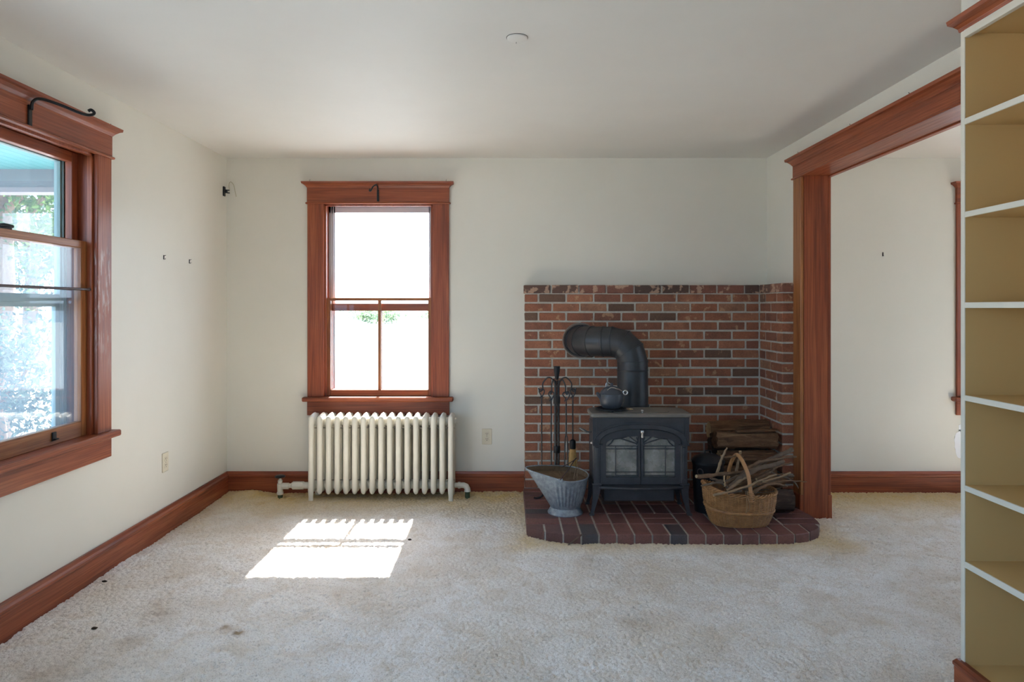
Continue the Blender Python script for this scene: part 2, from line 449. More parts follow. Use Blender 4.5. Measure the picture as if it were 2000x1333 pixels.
YF = -1.6                                       # wall behind the camera
XA = 5.4                                        # far wall of the adjoining room
W1 = (-1.345, -0.545, 0.70, 2.125)              # rear window opening
W2 = (2.42, 3.41, 0.72, 2.13)                   # left window opening
W2B = (0.1, 2.05, 0.60, 2.13)                 # unseen second left window beside the camera, widened for floor light
W3 = (3.425, 4.215, 0.70, 2.125)                # rear window of the adjoining room
W4 = (-1.1, 0.2, 0.72, 2.13)                    # unseen window added behind the camera as soft fill
W5 = (1.8, 3.5, 0.72, 2.13)                     # unseen side window added to the adjoining room for its light
OP = (2.55, 4.405, -0.1, 2.214)                 # wide opening to the adjoining room
j = 0.02
def hole(w): return (w[0]-j, w[1]+j, w[2]-j, w[3]+j)
wall_y('wall_back', XL-WT, XR, D, D+WT, [hole(W1)], label='cream painted wall with the radiator window and the brick corner', cat='wall')
wb2 = wall_y('wall_back_adjoining', XR, XA+WT, D, D+WT, [hole(W3)], label='pale wall of the adjoining room with chipped paint', cat='wall')
wall_x('wall_left', XL-WT, XL, YF-WT, D, [hole(W2), hole(W2B)], label='cream painted wall left of the room holding the porch window', cat='wall')
wall_x('wall_right', XR, XR+0.155, YF, D, [(OP[0]-j, OP[1]+j, -0.1, OP[3]+j)], label='cream painted dividing wall around the wide wooden opening', cat='wall')
wall_y('wall_front', XL-WT, XA+WT, YF-WT, YF, [hole(W4)], label='cream painted wall behind the viewer', cat='wall')
wall_x('wall_adjoining', XA, XA+WT, YF, D, [hole(W5)], label='far wall of the adjoining room', cat='wall')
box('ceiling', 'ceiling_paint', (XL-WT, XA+WT, YF-WT, D+WT, ZC, ZC+0.2), kind='structure', origin=(0, 0, 0), label='plain painted ceiling over both rooms', cat='ceiling')

# floor: carpet with real pile relief where the picture sees it, a plain grid elsewhere
def carpet():
    xs = np.concatenate([np.linspace(XL-0.02, XL, 2)[:-1], np.arange(XL, 3.75, 0.0056), np.linspace(3.75, XA+0.05, 12)])
    ys = np.concatenate([np.linspace(YF-0.05, 2.35, 24)[:-1], np.arange(2.35, D+0.01, 0.0056)])
    X, Y = np.meshgrid(xs, ys)
    def vn(sx, sy, seed):
        r = np.random.default_rng(seed); gx = np.floor(X/sx).astype(int); gy = np.floor(Y/sy).astype(int)
        tab = r.random((4096,)); 
        def hsh(a, b): return tab[(a*73856093 ^ b*19349663) % 4096]
        fx = X/sx-gx; fy = Y/sy-gy; fx = fx*fx*(3-2*fx); fy = fy*fy*(3-2*fy)
        return (hsh(gx, gy)*(1-fx)+hsh(gx+1, gy)*fx)*(1-fy)+(hsh(gx, gy+1)*(1-fx)+hsh(gx+1, gy+1)*fx)*fy
    def tufts(cs, seed):
        gx = np.floor(X/cs).astype(int); gy = np.floor(Y/cs).astype(int); best = np.full(X.shape, 9.0)
        t1, t2, t3 = (np.random.default_rng(seed+k).random(8192) for k in range(3))
        for a in (-1, 0, 1):
            for b in (-1, 0, 1):
                h = ((gx+a)*73856093 ^ (gy+b)*19349663) % 8192
                dd = ((X/cs-(gx+a+t1[h]))**2+(Y/cs-(gy+b+t2[h]))**2)*(0.7+0.6*t3[h])
                best = np.minimum(best, dd)
        return np.clip(1-best*1.15, 0, 1)
    Z = -0.014+0.012*tufts(0.0165, 11)+0.004*vn(0.045, 0.035, 2)+0.006*vn(0.35, 0.3, 3)+0.003*rng.random(X.shape)
    # the loose carpet edge rides up and down along the skirting
    eb = np.clip((Y-(D-0.16))/0.16, 0, 1); el = np.clip((XL+0.12-X)/0.12, 0, 1)
    Z += eb*(X < XR)*(0.030*(vn(0.33, 9, 5)-0.45)) + el*(0.022*(vn(9, 0.3, 6)-0.5))
    Z += 0.028*np.exp(-(((X+1.86)/0.10)**2+((Y-4.93)/0.10)**2))
    # yellow, unworn tone near the walls and round the hearth: part untrodden pile, part painted warm light
    dw = np.minimum(D-Y, np.where(X < 1.9, 9, 9)); u = np.clip(1-(dw-0.12)/0.58, 0, 1)
    dl = np.clip(1-(X-XL)/0.30, 0, 1)*np.clip((Y-3.6)/1.2, 0, 1)
    hx = np.maximum(np.maximum(0.11-X, X-1.9), 0); hy = np.maximum(3.92-Y, 0); dh = np.sqrt(hx*hx+hy*hy)
    uh = np.clip(1-dh/0.20, 0, 1)*0.7
    U = np.clip(np.maximum(np.maximum(u, dl*0.8), uh)+0.25*(vn(0.5, 0.35, 8)-0.5), 0, 1)*0.9
    ny, nx = X.shape
    co = np.stack([X, Y, Z], -1).reshape(-1, 3)
    i = np.arange(ny*nx).reshape(ny, nx)
    q = np.stack([i[:-1, :-1], i[:-1, 1:], i[1:, 1:], i[1:, :-1]], -1).reshape(-1, 4)
    me = bpy.data.meshes.new('floor')
    me.vertices.add(len(co)); me.vertices.foreach_set('co', co.ravel())
    me.loops.add(q.size); me.loops.foreach_set('vertex_index', q.ravel().astype(np.int32))
    me.polygons.add(len(q)); me.polygons.foreach_set('loop_start', (np.arange(len(q))*4).astype(np.int32)); me.polygons.foreach_set('loop_total', np.full(len(q), 4, np.int32))
    me.update(calc_edges=True)
    a = me.attributes.new('unworn_warm_light', 'FLOAT', 'POINT'); a.data.foreach_set('value', U.ravel())
    S = np.zeros(X.shape)
    for px, py, w in ((452, 1232, 0.030), (440, 1226, 0.022), (466, 1238, 0.022), (300, 1185, 0.03), (90, 1320, 0.10), (150, 1318, 0.08), (255, 1250, 0.07), (310, 1200, 0.06), (1150, 1098, 0.10), (1500, 1083, 0.12), (1240, 1215, 0.08)):
        d = F*H/(py-602); x0 = (px-990)/F*d
        S = np.maximum(S, np.exp(-((X-x0)**2+(Y-d)**2)/(w*w))*(1.0 if w < 0.029 else 0.24))
    S = np.clip(S*(0.35+1.3*vn(0.03, 0.025, 21)), 0, 1)
    a = me.attributes.new('stain', 'FLOAT', 'POINT'); a.data.foreach_set('value', S.ravel())
    me.polygons.foreach_set('use_smooth', np.ones(len(q), bool))
    me.materials.append(MATS['carpet'])
    place('floor', me, (0, 0, 0), None, kind='structure', label='worn off-white wall-to-wall carpet with tan soiling', cat='carpet')
carpet()
box('subfloor', 'slot_dark', (XL-WT, XA+WT, YF-WT, D+WT, -0.12, -0.04), kind='structure', label='floor boards hidden under the carpet', cat='floor')

# baseboards
def base_profile(h=0.155, t=0.02):
    return [(0, -0.04), (-t, -0.04), (-t, h-0.042), (-t-0.006, h-0.036), (-t-0.006, h-0.024), (-t+0.004, h-0.016), (-t+0.008, h), (0, h)]
def baseboard(name, axis, pos, sgn, a0, a1, label, m='wood_'):
    pr = [(pos+sgn*p[0], p[1]) for p in base_profile()]
    MB().prism(pr, axis, a0, a1).build(name, m+axis, None, kind='structure', label=label, cat='baseboard')
def base_y(name, a0, a1, label): baseboard(name, 'x', D, 1, a0, a1, label)
base_y('baseboard_back', XL, 0.128, 'reddish wooden baseboard running behind the radiator')
base_y('baseboard_adjoining', XR+0.155, XA, 'reddish wooden baseboard on the adjoining room wall')
baseboard('baseboard_left', 'y', XL, -1, YF, D-0.02, 'reddish wooden baseboard under the porch window')
baseboard('baseboard_front', 'x', YF, -1, XL, XR, 'reddish wooden baseboard behind the viewer')

# ------------------------------------------------------------------ windows
def back_T(u, w, z): return (u, D+w, z)
def left_T(u, w, z): return (XL-w, u, z)
def front_T(u, w, z): return (u, YF-w, z)
def adj_T(u, w, z): return (XA+w, u, z)

def tb(m, T, u0, u1, w0, w1, z0, z1, bev=0.0):
    a, b = T(u0, w0, z0), T(u1, w1, z1)
    m.box(a[0], b[0], a[1], b[1], a[2], b[2], bev); return m
def sash(root, T, ax, name, u0, u1, w0, w1, z0, z1, st, top, bot, mun, mat, glass, label=None):
    m = MB()
    tb(m, T, u0, u0+st, w0, w1, z0, z1, 0.003); tb(m, T, u1-st, u1, w0, w1, z0, z1, 0.003)
    s = m.build(name, mat+'z', root, label=label)
    tb(MB(), T, u0+st-0.001, u1-st+0.001, w0, w1, z1-top, z1, 0.003).build('rail', mat+ax, s)
    tb(MB(), T, u0+st-0.001, u1-st+0.001, w0, w1, z0, z0+bot, 0.003).build('rail', mat+ax, s)
    wm = (w0+w1)/2; cuts = [u0+st]
    if mun:
        uc = (u0+u1)/2
        tb(MB(), T, uc-mun/2, uc+mun/2, w0+0.006, w1-0.004, z0+bot, z1-top).build('muntin', mat+'z', s)
        cuts += [uc-mun/2, uc+mun/2]
    cuts += [u1-st]
    for a, b in zip(cuts[::2], cuts[1::2]):
        tb(MB(), T, a-0.004, b+0.004, wm-0.0015, wm+0.0015, z0+bot-0.004, z1-top+0.004).build('pane', glass, s)
    return s

def window(name, T, ax, W, label, zs=0.705, crown_ext=0.038, mat='wood_'):
    u0, u1, z0, z1 = W; c = 0.12
    uc = (u0+u1)/2
    root = empty(name, T(uc, 0, z0-0.13), kind='structure', label=label, cat='window')
    for k_, (a, b) in enumerate(((u0-c, u0), (u1, u1+c))):
        tb(MB(), T, a, b, -0.021, 0.0, zs, z1, 0.003).build('casing', 'worn_wood_z' if name == 'window_2' and k_ else mat+'z', root)
    tb(MB(), T, u0-c-0.002, u1+c+0.002, -0.024, 0.0, z1+0.008, z1+0.118, 0.002).build('head_board', mat+ax, root)
    tb(MB(), T, u0-c-0.012, u1+c+0.012, -0.034, 0.0, z1-0.003, z1+0.009, 0.004).build('head_bead', mat+ax, root)
    # crown: mitred cove all round
    pr = [(0.0, z1+0.116), (0.004, z1+0.122), (0.012, z1+0.130), (0.026, z1+0.138), (0.034, z1+0.142), (0.036, z1+0.158), (0.0, z1+0.158)]
    rs = []
    for e, z in [(0.0, z1+0.114), (0.004, z1+0.120), (0.010, z1+0.128), (0.024, z1+0.140), (0.034, z1+0.144), (0.036, z1+0.157)]:
        rs.append([T(u0-c-e, 0, z), T(u0-c-e, -0.026-e, z), T(u1+c+e, -0.026-e, z), T(u1+c+e, 0, z)])
    m = MB().rings(rs); m.build('crown', mat+ax, root)
    tb(MB(), T, u0-c-0.032, u1+c+0.032, -0.055, 0.06, zs-0.032, zs, 0.006).build('stool', mat+ax, root)
    tb(MB(), T, u0-c-0.002, u1+c+0.002, -0.02, 0.0, zs-0.135, zs-0.03, 0.003).build('apron', mat+ax, root)
    m = MB(); tb(m, T, u0-j, u0, 0.0, WT, z0, z1+j); tb(m, T, u1, u1+j, 0, WT, z0, z1+j); tb(m, T, u0, u1, 0, WT, z1, z1+j)
    m.build('jamb', mat+'z', root)
    tb(MB(), T, u0-j, u1+j, 0.06, WT+0.05, z0-0.03, z0+0.002).build('sill', mat+ax, root)
    m = MB(); tb(m, T, u0, u0+0.014, 0.002, 0.026, zs, z1); tb(m, T, u1-0.014, u1, 0.002, 0.026, zs, z1); tb(m, T, u0, u1, 0.002, 0.026, z1-0.014, z1)
    m.build('stop', mat+'z', root)
    for uu in (u0-0.10, u1+0.10):
        MB().tube([T(uu, -0.03, z1+0.15), T(uu, -0.028, z1+0.172), T(uu+0.004, -0.026, z1+0.176)], 0.0013, 5).build('nail', 'iron_black', root)
    return root
def storm(root, T, W, mat, zm, fr=0.035, sub='storm_frame', glass='glass'):
    u0, u1, z0, z1 = W; a, b = 0.135, 0.165
    m = MB()
    tb(m, T, u0, u0+fr, a, b, z0, z1); tb(m, T, u1-fr, u1, a, b, z0, z1); tb(m, T, u0, u1, a, b, z1-fr, z1); tb(m, T, u0, u1, a, b, z0, z0+fr*0.8)
    for k in (0.35, 0.7):
        tb(m, T, u0+fr*k, u0+fr*k+0.004, a-0.01, a, z0, z1); tb(m, T, u1-fr*k-0.004, u1-fr*k, a-0.01, a, z0, z1)
    s = m.build(sub, mat, root)
    if zm:
        tb(MB(), T, u0+fr, u1-fr, a, b, zm-0.02, zm+0.02, 0.003).build('storm_rail', mat, s)
        i = MB(); g = 0.028; zt = zm-0.02
        tb(i, T, u0+fr, u0+fr+g, a+0.004, b-0.006, z0+fr*0.8, zt); tb(i, T, u1-fr-g, u1-fr, a+0.004, b-0.006, z0+fr*0.8, zt); tb(i, T, u0+fr, u1-fr, a+0.004, b-0.006, zt-g*0.7, zt)
        i.build('storm_inner_frame', mat, s)
        zz = [(z0+fr*0.8, zm-0.02), (zm+0.02, z1-fr)]
    else: zz = [(z0+fr*0.8, z1-fr)]
    for q0, q1 in zz:
        tb(MB(), T, u0+fr-0.003, u1-fr+0.003, 0.1485, 0.1515, q0, q1).build('pane', glass, s)
    return s

# window_1: over the radiator, upper sash let down behind the lower one
w1 = window('window_1', back_T, 'x', W1, 'tall narrow window with reddish wooden casing above the white radiator')
sash(w1, back_T, 'x', 'lower_sash', W1[0]+0.004, W1[1]-0.004, 0.028, 0.062, W1[2]+0.006, 1.434, 0.034, 0.022, 0.045, 0.022, 'goldwood_', 'glass')
sash(w1, back_T, 'x', 'upper_sash', W1[0]+0.004, W1[1]-0.004, 0.072, 0.106, W1[2]+0.006, 1.392, 0.034, 0.055, 0.045, 0.020, 'wood_', 'glass')
storm(w1, back_T, W1, 'storm_white', None, fr=0.045)

# window_2: left wall, looks on the porch; wide, short upper sash
w2 = window('window_2', left_T, 'y', W2, 'wide window with reddish casing looking out on the turquoise porch', zs=0.726)
ls = sash(w2, left_T, 'y', 'lower_sash', W2[0]+0.004, W2[1]-0.004, 0.028, 0.066, W2[2]+0.006, 1.690, 0.050, 0.036, 0.075, 0, 'goldwood_', 'glass_dusty')
us = sash(w2, left_T, 'y', 'upper_sash', W2[0]+0.004, W2[1]-0.004, 0.076, 0.112, 1.655, W2[3]-0.002, 0.045, 0.050, 0.034, 0, 'wood_', 'glass')
storm(w2, left_T, W2, 'storm_green', 1.405, fr=0.05, glass='glass_dusty')
m = MB()   # sash lock
lk = P(15, 440, 2.87); lk.x = XL-0.05
m.box(lk.x-0.014, lk.x+0.014, lk.y-0.03, lk.y+0.03, 1.69, 1.697, 0.002)
m.tube([(lk.x, lk.y-0.03, 1.702), (lk.x, lk.y, 1.706), (lk.x+0.004, lk.y+0.045, 1.706)], [0.008, 0.011, 0.007], 8)
m.build('sash_lock', 'iron_black', w2, 40)
m = MB(); m.box(XL-0.028, XL-0.022, 3.135, 3.165, 0.745, 0.785, 0.002); m.box(XL-0.022, XL-0.008, 3.138, 3.162, 0.75, 0.756, 0.002)
m.build('sash_lift', 'iron_black', w2)
# window_3: adjoining room
w3 = window('window_3', back_T, 'x', W3, 'window with dark reddish casing half hidden behind the bookcase')
sash(w3, back_T, 'x', 'lower_sash', W3[0]+0.004, W3[1]-0.004, 0.028, 0.062, W3[2]+0.006, 1.434, 0.034, 0.030, 0.045, 0.022, 'wood_', 'glass')
sash(w3, back_T, 'x', 'upper_sash', W3[0]+0.004, W3[1]-0.004, 0.072, 0.106, 1.40, W3[3]-0.002, 0.034, 0.030, 0.030, 0.022, 'wood_', 'glass')
# unseen windows: beside and behind the viewer and across the adjoining room
for nm, T, ax, W, lab in (('window_4', left_T, 'y', W2B, 'unseen wooden cased window beside the viewer, widened to light the floor'),
                          ('fill_window_5', front_T, 'x', W4, 'unseen wooden cased window added behind the viewer for fill light'),
                          ('fill_window_6', adj_T, 'y', W5, 'unseen wooden cased window added across the adjoining room for its light')):
    r = window(nm, T, ax, W, lab)
    sash(r, T, ax, 'lower_sash', W[0]+0.004, W[1]-0.004, 0.028, 0.062, W[2]+0.006, 1.434, 0.04, 0.030, 0.05, 0.022, 'wood_', 'glass')
    sash(r, T, ax, 'upper_sash', W[0]+0.004, W[1]-0.004, 0.072, 0.106, 1.40, W[3]-0.002, 0.04, 0.030, 0.030, 0.022, 'wood_', 'glass')
# portals only guide the sampling of the sky through the openings; they give no light of their own
def portal(T, W, w, nrm):
    l = bpy.data.lights.new('sky_portal', 'AREA'); l.shape = 'RECTANGLE'; l.size = W[1]-W[0]; l.size_y = W[3]-W[2]; l.cycles.is_portal = True
    o = bpy.data.objects.new('sky_portal', l); COL.objects.link(o)
    o.location = T((W[0]+W[1])/2, w, (W[2]+W[3])/2); o.rotation_euler = Vector(nrm).to_track_quat('-Z', 'Z').to_euler()
for T, W, nr in ((back_T, W1, (0, -1, 0)), (back_T, W3, (0, -1, 0)), (left_T, W2, (1, 0, 0)), (left_T, W2B, (1, 0, 0)), (front_T, W4, (0, 1, 0)), (adj_T, W5, (-1, 0, 0))):
    portal(T, W, 0.20, nr)

# ------------------------------------------------------------------ wide wooden opening (trim_1)
tr = empty('trim_1', (XR, OP[1], 0), kind='structure', label='dark reddish wooden casing of the wide opening to the adjoining room', cat='door casing')
def opening_side(x, s, tagp):
    xf = x+s*0.021
    MB().box(x, xf, OP[1]+0.002, OP[1]+0.118, 0.13, OP[3], 0.003).build('casing', 'goldwood_z' if s < 0 else 'wood_z', tr)
    MB().box(x, x+s*0.027, OP[1]-0.002, OP[1]+0.123, -0.01, 0.15, 0.004).build('plinth', 'wood_z', tr)
    MB().box(x, xf, OP[0]-0.118, OP[0]-0.002, -0.01, OP[3], 0.003).build('casing', 'wood_z', tr)
    a0, a1 = OP[0]-0.12, OP[1]+0.12
    MB().box(x, x+s*0.024, a0, a1, OP[3]+0.002, OP[3]+0.085, 0.002).build('head_board', 'wood_y', tr)
    MB().box(x, x+s*0.032, a0-0.01, a1+0.01, OP[3]-0.008, OP[3]+0.003, 0.003).build('head_bead', 'wood_y', tr)
    rs = [[(x, a0-e, z), (x+s*(0.026+e), a0-e, z), (x+s*(0.026+e), a1+e, z), (x, a1+e, z)] for e, z in
          [(0, OP[3]+0.083), (0.004, OP[3]+0.090), (0.010, OP[3]+0.098), (0.024, OP[3]+0.112), (0.036, OP[3]+0.117), (0.038, OP[3]+0.132)]]
    MB().rings(rs).build('crown', 'wood_y', tr)
opening_side(XR, -1, 0); opening_side(XR+0.155, 1, 1)
MB().box(XR, XR+0.155, OP[1], OP[1]+j, -0.01, OP[3]+j).build('jamb', 'wood_z', tr)
MB().box(XR, XR+0.155, OP[0]-j, OP[0], -0.01, OP[3]+j).build('jamb', 'wood_z', tr)
MB().box(XR, XR+0.155, OP[0], OP[1], OP[3], OP[3]+j).build('jamb', 'wood_y', tr)
for yy in (4.42, 3.75, 3.2):
    MB().tube([(XR-0.03, yy, OP[3]+0.13), (XR-0.03, yy, OP[3]+0.15), (XR-0.035, yy, OP[3]+0.156)], 0.0014, 5).build('nail', 'iron_black', tr)

# ------------------------------------------------------------------ bookcase (built in, right foreground)
bx0, bx1, by0, by1 = 1.613, XR-0.002, 0.6, 2.42
bk = empty('bookcase', ((bx0+bx1)/2, (by0+by1)/2, 0), label='tall built-in bookcase with empty off-white edged tan shelves', cat='bookcase')
MB().box(bx0, bx1, by1-0.02, by1, 0.0, 2.345).build('side_panel', 'shelf_inner', bk)
MB().box(bx0, bx1, by0, by0+0.02, 0.0, 2.345).build('side_panel', 'shelf_inner', bk)
MB().box(bx1-0.012, bx1, by0+0.02, by1-0.02, 0.0, 2.345).build('back_panel', 'shelf_inner', bk)
MB().box(bx0-0.004, bx0, by1-0.020, by1+0.001, 0.10, 2.345, 0.001).build('face_stile', 'shelf_paint', bk)
MB().box(bx0-0.001, bx1, by1, by1+0.003, 0.0, ZC-0.002).build('end_face', 'shelf_paint', bk)
def zpix(y): return H-(y-602)/555.0
for yt, yb in ((232, 244), (414, 425), (591, 602), (772, 783), (948, 959), (1096.6, 1109), (1300, 1313)):
    z1, z0 = zpix(yt), zpix(yb)
    sh = MB().box(bx0+0.001, bx1-0.012, by0+0.02, by1-0.02, z0, z1).build('shelf', 'shelf_inner', bk)
    MB().box(bx0-0.004, bx0+0.001, by0+0.02, by1-0.02, z0, z1, 0.001).build('shelf_edge', 'shelf_paint', sh)
MB().box(bx0, bx1, by0+0.02, by1-0.02, 2.325, 2.345).build('top_panel', 'shelf_inner', bk)
MB().box(bx0-0.006, bx0+0.012, by0, by1-0.0195, zpix(74), 2.37, 0.001).build('face_rail', 'shelf_paint', bk)
MB().box(bx0, bx1, by0, by1, 2.345, ZC-0.002).build('soffit', 'wall_paint', bk)
pr = [(bx0, 2.335), (bx0-0.008, 2.335), (bx0-0.012, 2.346), (bx0-0.030, 2.354), (bx0-0.050, 2.358), (bx0-0.054, 2.372), (bx0, 2.372)]
MB().prism(pr, 'y', by0, by1+0.004).build('crown', 'wood_y', bk)
pr = [(bx0, 0.0), (bx0-0.024, 0.0), (bx0-0.024, 0.088), (bx0-0.030, 0.094), (bx0-0.030, 0.104), (bx0-0.016, 0.112), (bx0, 0.112)]
MB().prism(pr, 'y', by0, by1+0.006).build('base_trim', 'wood_y', bk)

# ------------------------------------------------------------------ brick work
BR = {}
def brick_mesh(mat, lx, ly, lz, var):
    key = (mat, round(lx, 3), round(ly, 3), round(lz, 3), var)
    if key in BR: return BR[key]
    r = random.Random(hash(key) & 0xffff)
    m = MB().box(-lx/2, lx/2, -ly/2, ly/2, -lz/2, lz/2, 0.0035)
    v = [(x+r.uniform(-1, 1)*0.0012, y+r.uniform(-1, 1)*0.0012, z+r.uniform(-1, 1)*0.0012) for x, y, z in m.v]
    me = bpy.data.meshes.new('brick'); me.from_pydata(v, [], m.f); fixnormals(me); me.materials.append(MATS[mat])
    BR[key] = me; return me
def brick(parent, mat, x0, x1, y0, y1, z0, z1, jit=0.0015):
    me = brick_mesh(mat, x1-x0, y1-y0, z1-z0, random.randrange(3))
    return place('brick', me, ((x0+x1)/2, (y0+y1)/2+random.uniform(-jit, jit), (z0+z1)/2), parent, rot=(0, random.uniform(-1, 1)*0.004, random.uniform(-1, 1)*0.004))

YB = 4.93                     # face of the brick panel
BX0, BX1 = 0.1295, 1.823      # left edge of the panel, face of the return
ZH = 0.057                    # top of the hearth
ZT = 1.524
BH, BJ, CO = 0.0550, 0.0122, 0.0672
surround = empty('brick_surround', (1.0, 4.98, ZH), label='red brick heat shield panel in the corner behind the wood stove', cat='brick wall')
MB().box(BX0+0.003, XR-0.001, YB+0.004, D-0.0005, ZH, ZT-0.006).build('mortar', 'mortar', surround)
MB().box(BX1+0.004, XR-0.001, 4.524, YB+0.004, ZH, ZT-0.006).build('mortar', 'mortar', surround)
BLn = 0.1995
rows = 22
for r in range(rows):
    top = ZT-r*CO; z1 = top; z0 = top-BH
    if r == 0: z0 = top-0.060
    if z0 < ZH: z0 = ZH+0.001
    if z1-z0 < 0.012: continue
    mat = 'brick_cap' if r == 0 else 'brick'
    yf = YB-(0.008 if r == 0 else 0.0)
    x = BX0-(0.008 if r == 0 else 0.0)
    ln = 0.198-BJ+0.006 if (r % 2 == 0) else 0.099-BJ/2
    while x < BX1-0.012:
        x1 = min(x+ln, BX1-0.004)
        brick(surround, mat, x, x1, yf, yf+0.09, z0, z1)
        x = x1+BJ; ln = BLn-BJ
    # return along the dividing wall: front end brick, then towards the corner
    y = 4.52
    ln = 0.09 if r % 2 else 0.195
    first = True
    while y < YB-0.012:
        y1 = min(y+ln, YB-0.006)
        if y1-y > 0.02:
            brick(surround, mat, BX1-(0.006 if r == 0 else 0), XR-0.004, y-(0.006 if r == 0 and first else 0), y1, z0, z1)
        y = y1+BJ; ln = BLn-BJ; first = False

# hearth: bricks on the flat inside a clipped left and a round right corner
HY0, HY1 = 3.918, YB-0.001
hearth = empty('hearth', (1.0, 4.4, 0), label='low brick hearth platform with rounded corner under the wood stove', cat='hearth')
outline = [(0.118, HY1), (0.118, 4.075), (0.135, 4.048), (0.205, 3.990), (0.262, 3.953), (0.325, 3.928), (0.40, HY0), (1.60, HY0)]
outline += [(1.60+0.305*math.sin(math.radians(a)), HY0+0.30-0.30*math.cos(math.radians(a))) for a in range(10, 91, 8)]
outline += [(1.905, 4.30), (1.895, 4.40), (1.895, HY1)]
def clip_poly(poly, inside, inter):
    out = []
    for i in range(len(poly)):
        a, b = poly[i-1], poly[i]
        if inside(b):
            if not inside(a): out.append(inter(a, b))
            out.append(b)
        elif inside(a): out.append(inter(a, b))
    return out
def clip_rect(poly, x0, x1, y0, y1):
    def lx(c): return lambda a, b: (c, a[1]+(b[1]-a[1])*(c-a[0])/(b[0]-a[0]))
    def ly(c): return lambda a, b: (a[0]+(b[0]-a[0])*(c-a[1])/(b[1]-a[1]), c)
    for ins, it in ((lambda p: p[0] >= x0, lx(x0)), (lambda p: p[0] <= x1, lx(x1)), (lambda p: p[1] >= y0, ly(y0)), (lambda p: p[1] <= y1, ly(y1))):
        poly = clip_poly(poly, ins, it)
        if len(poly) < 3: return []
    return poly
inner = [(min(max(x, 0.126), 1.885), max(y+0.008, HY0+0.008)) for x, y in outline]
MB().prism(inner[::-1], 'z', -0.01, ZH-0.005).build('mortar', 'mortar', hearth)
def hearth_brick(x0, x1, y0, y1, dz=0.0):
    p = clip_rect(outline, x0, x1, y0, y1)
    if not p: return
    ar = abs(sum(p[i-1][0]*p[i][1]-p[i][0]*p[i-1][1] for i in range(len(p))))/2
    if ar < 0.0012: return
    cx = sum(q[0] for q in p)/len(p); cy = sum(q[1] for q in p)/len(p)
    zt = ZH+random.uniform(-0.0015, 0.001)
    def sc(k): return [(cx+(q[0]-cx)*k, cy+(q[1]-cy)*k) for q in p]
    rs = [[(q[0], q[1], 0.0-0.008) for q in p], [(q[0], q[1], zt-0.005) for q in p], [(q[0], q[1], zt) for q in sc(0.955)]]
    MB().rings(rs).build('brick', 'brick_hearth', hearth)
g = 0.0105
xs = [0.118, 0.222]; x = 0.222
while x < 1.80: x += 0.1023; xs.append(x)
for a, b in zip(xs, xs[1:]+[1.91]):
    if a < 1.905: hearth_brick(a+(g/2 if a > 0.13 else 0), b-g/2, HY0-0.01, 4.115-g/2)
yrow = 4.115
for ri in range(4):
    y0, y1 = yrow+ri*0.2055, yrow+(ri+1)*0.2055
    if ri == 3: y1 = HY1
    for k in range(2):
        ya, yb2 = y0+(y1-y0)*k/2, y0+(y1-y0)*(k+1)/2
        hearth_brick(0.11, 0.325-g/2, ya+g/2, yb2-g/2)
        hearth_brick(1.66+g/2, 1.91, ya+g/2, yb2-g/2)
    x = 0.325
    while x < 1.655:
        xb = min(x+0.1023, 1.66)
        if ri == 0 and abs(x-0.325-0.1023*5) < 0.03:
            for k in range(2): hearth_brick(x+g/2, x+0.2046-g/2, y0+(y1-y0)*k/2+g/2, y0+(y1-y0)*(k+1)/2-g/2)
            x += 0.2046; continue
        if xb-x > 0.03: hearth_brick(x+g/2, xb-g/2, y0+g/2, y1-g/2)
        x = xb

# ------------------------------------------------------------------ radiator
rad = empty('radiator', (-0.885, 4.87, 0), label='white cast iron column radiator under the rear window', cat='radiator')
RY0, RY1, RZ0, RZ1 = 4.777, 4.967, 0.05, 0.612
RX0, PITCH, NS = -1.376, 0.0614, 17
def rad_section(leg):
    m = MB()
    # top loaf: peaked across, dropped shoulders at front and back; drawn as rings along y
    def loaf(zc, zt, zb, wm, flip=False):
        rs = []
        for t in np.linspace(0, 1, 11):
            y = RY0+0.010+(RY1-RY0-0.020)*t; e = math.sin(math.pi*min(max(t, 0), 1))**0.35 if 0 < t < 1 else 0.0
            e = max(e, 0.45)
            hw = wm*(0.70+0.30*e)
            top = zc+(zt-zc)*e; bot = zc-(zc-zb)*e
            rs.append([(hw*0.55, y, bot), (hw, y, zc-(zc-zb)*e*0.5), (hw, y, zc+(zt-zc)*e*0.35), (hw*0.45, y, top-(zt-zc)*0.16), (0, y, top), (-hw*0.45, y, top-(zt-zc)*0.16), (-hw, y, zc+(zt-zc)*e*0.35), (-hw, y, zc-(zc-zb)*e*0.5), (-hw*0.55, y, bot)])
        m.rings(rs)
    loaf(RZ1-0.040, RZ1, RZ1-0.095, 0.0205)
    loaf(RZ0+0.045, RZ0+0.09, RZ0+0.004, 0.0195)
    for y in (RY0+0.021, (RY0+RY1)/2, RY1-0.021):
        n = 16; rs = []
        for z, k in ((RZ0-0.002, 0.2), (RZ0+0.003, 0.55), (RZ0+0.012, 0.85), (RZ0+0.026, 1.0), (RZ1-0.045, 1.0), (RZ1-0.030, 0.96), (RZ1-0.020, 0.80), (RZ1-0.014, 0.45)):
            rs.append([(0.0198*k*math.copysign(abs(math.cos(2*math.pi*i/n))**0.8, math.cos(2*math.pi*i/n)), y+0.021*k*math.sin(2*math.pi*i/n), z) for i in range(n)])
        m.rings(rs)
    if leg:
        for y, s in ((RY0+0.016, -1), (RY1-0.016, 1)):
            rs = []
            for z, wx, wy, dy in ((0.13, 0.021, 0.018, 0), (0.075, 0.021, 0.017, 0), (0.03, 0.016, 0.012, 0.002*s), (0.0, 0.017, 0.014, 0.003*s)):
                rs.append([(wx*math.cos(a), y+dy+wy*math.sin(a), z) for a in [2*math.pi*i/10 for i in range(10)]])
            m.rings(rs)
    return m
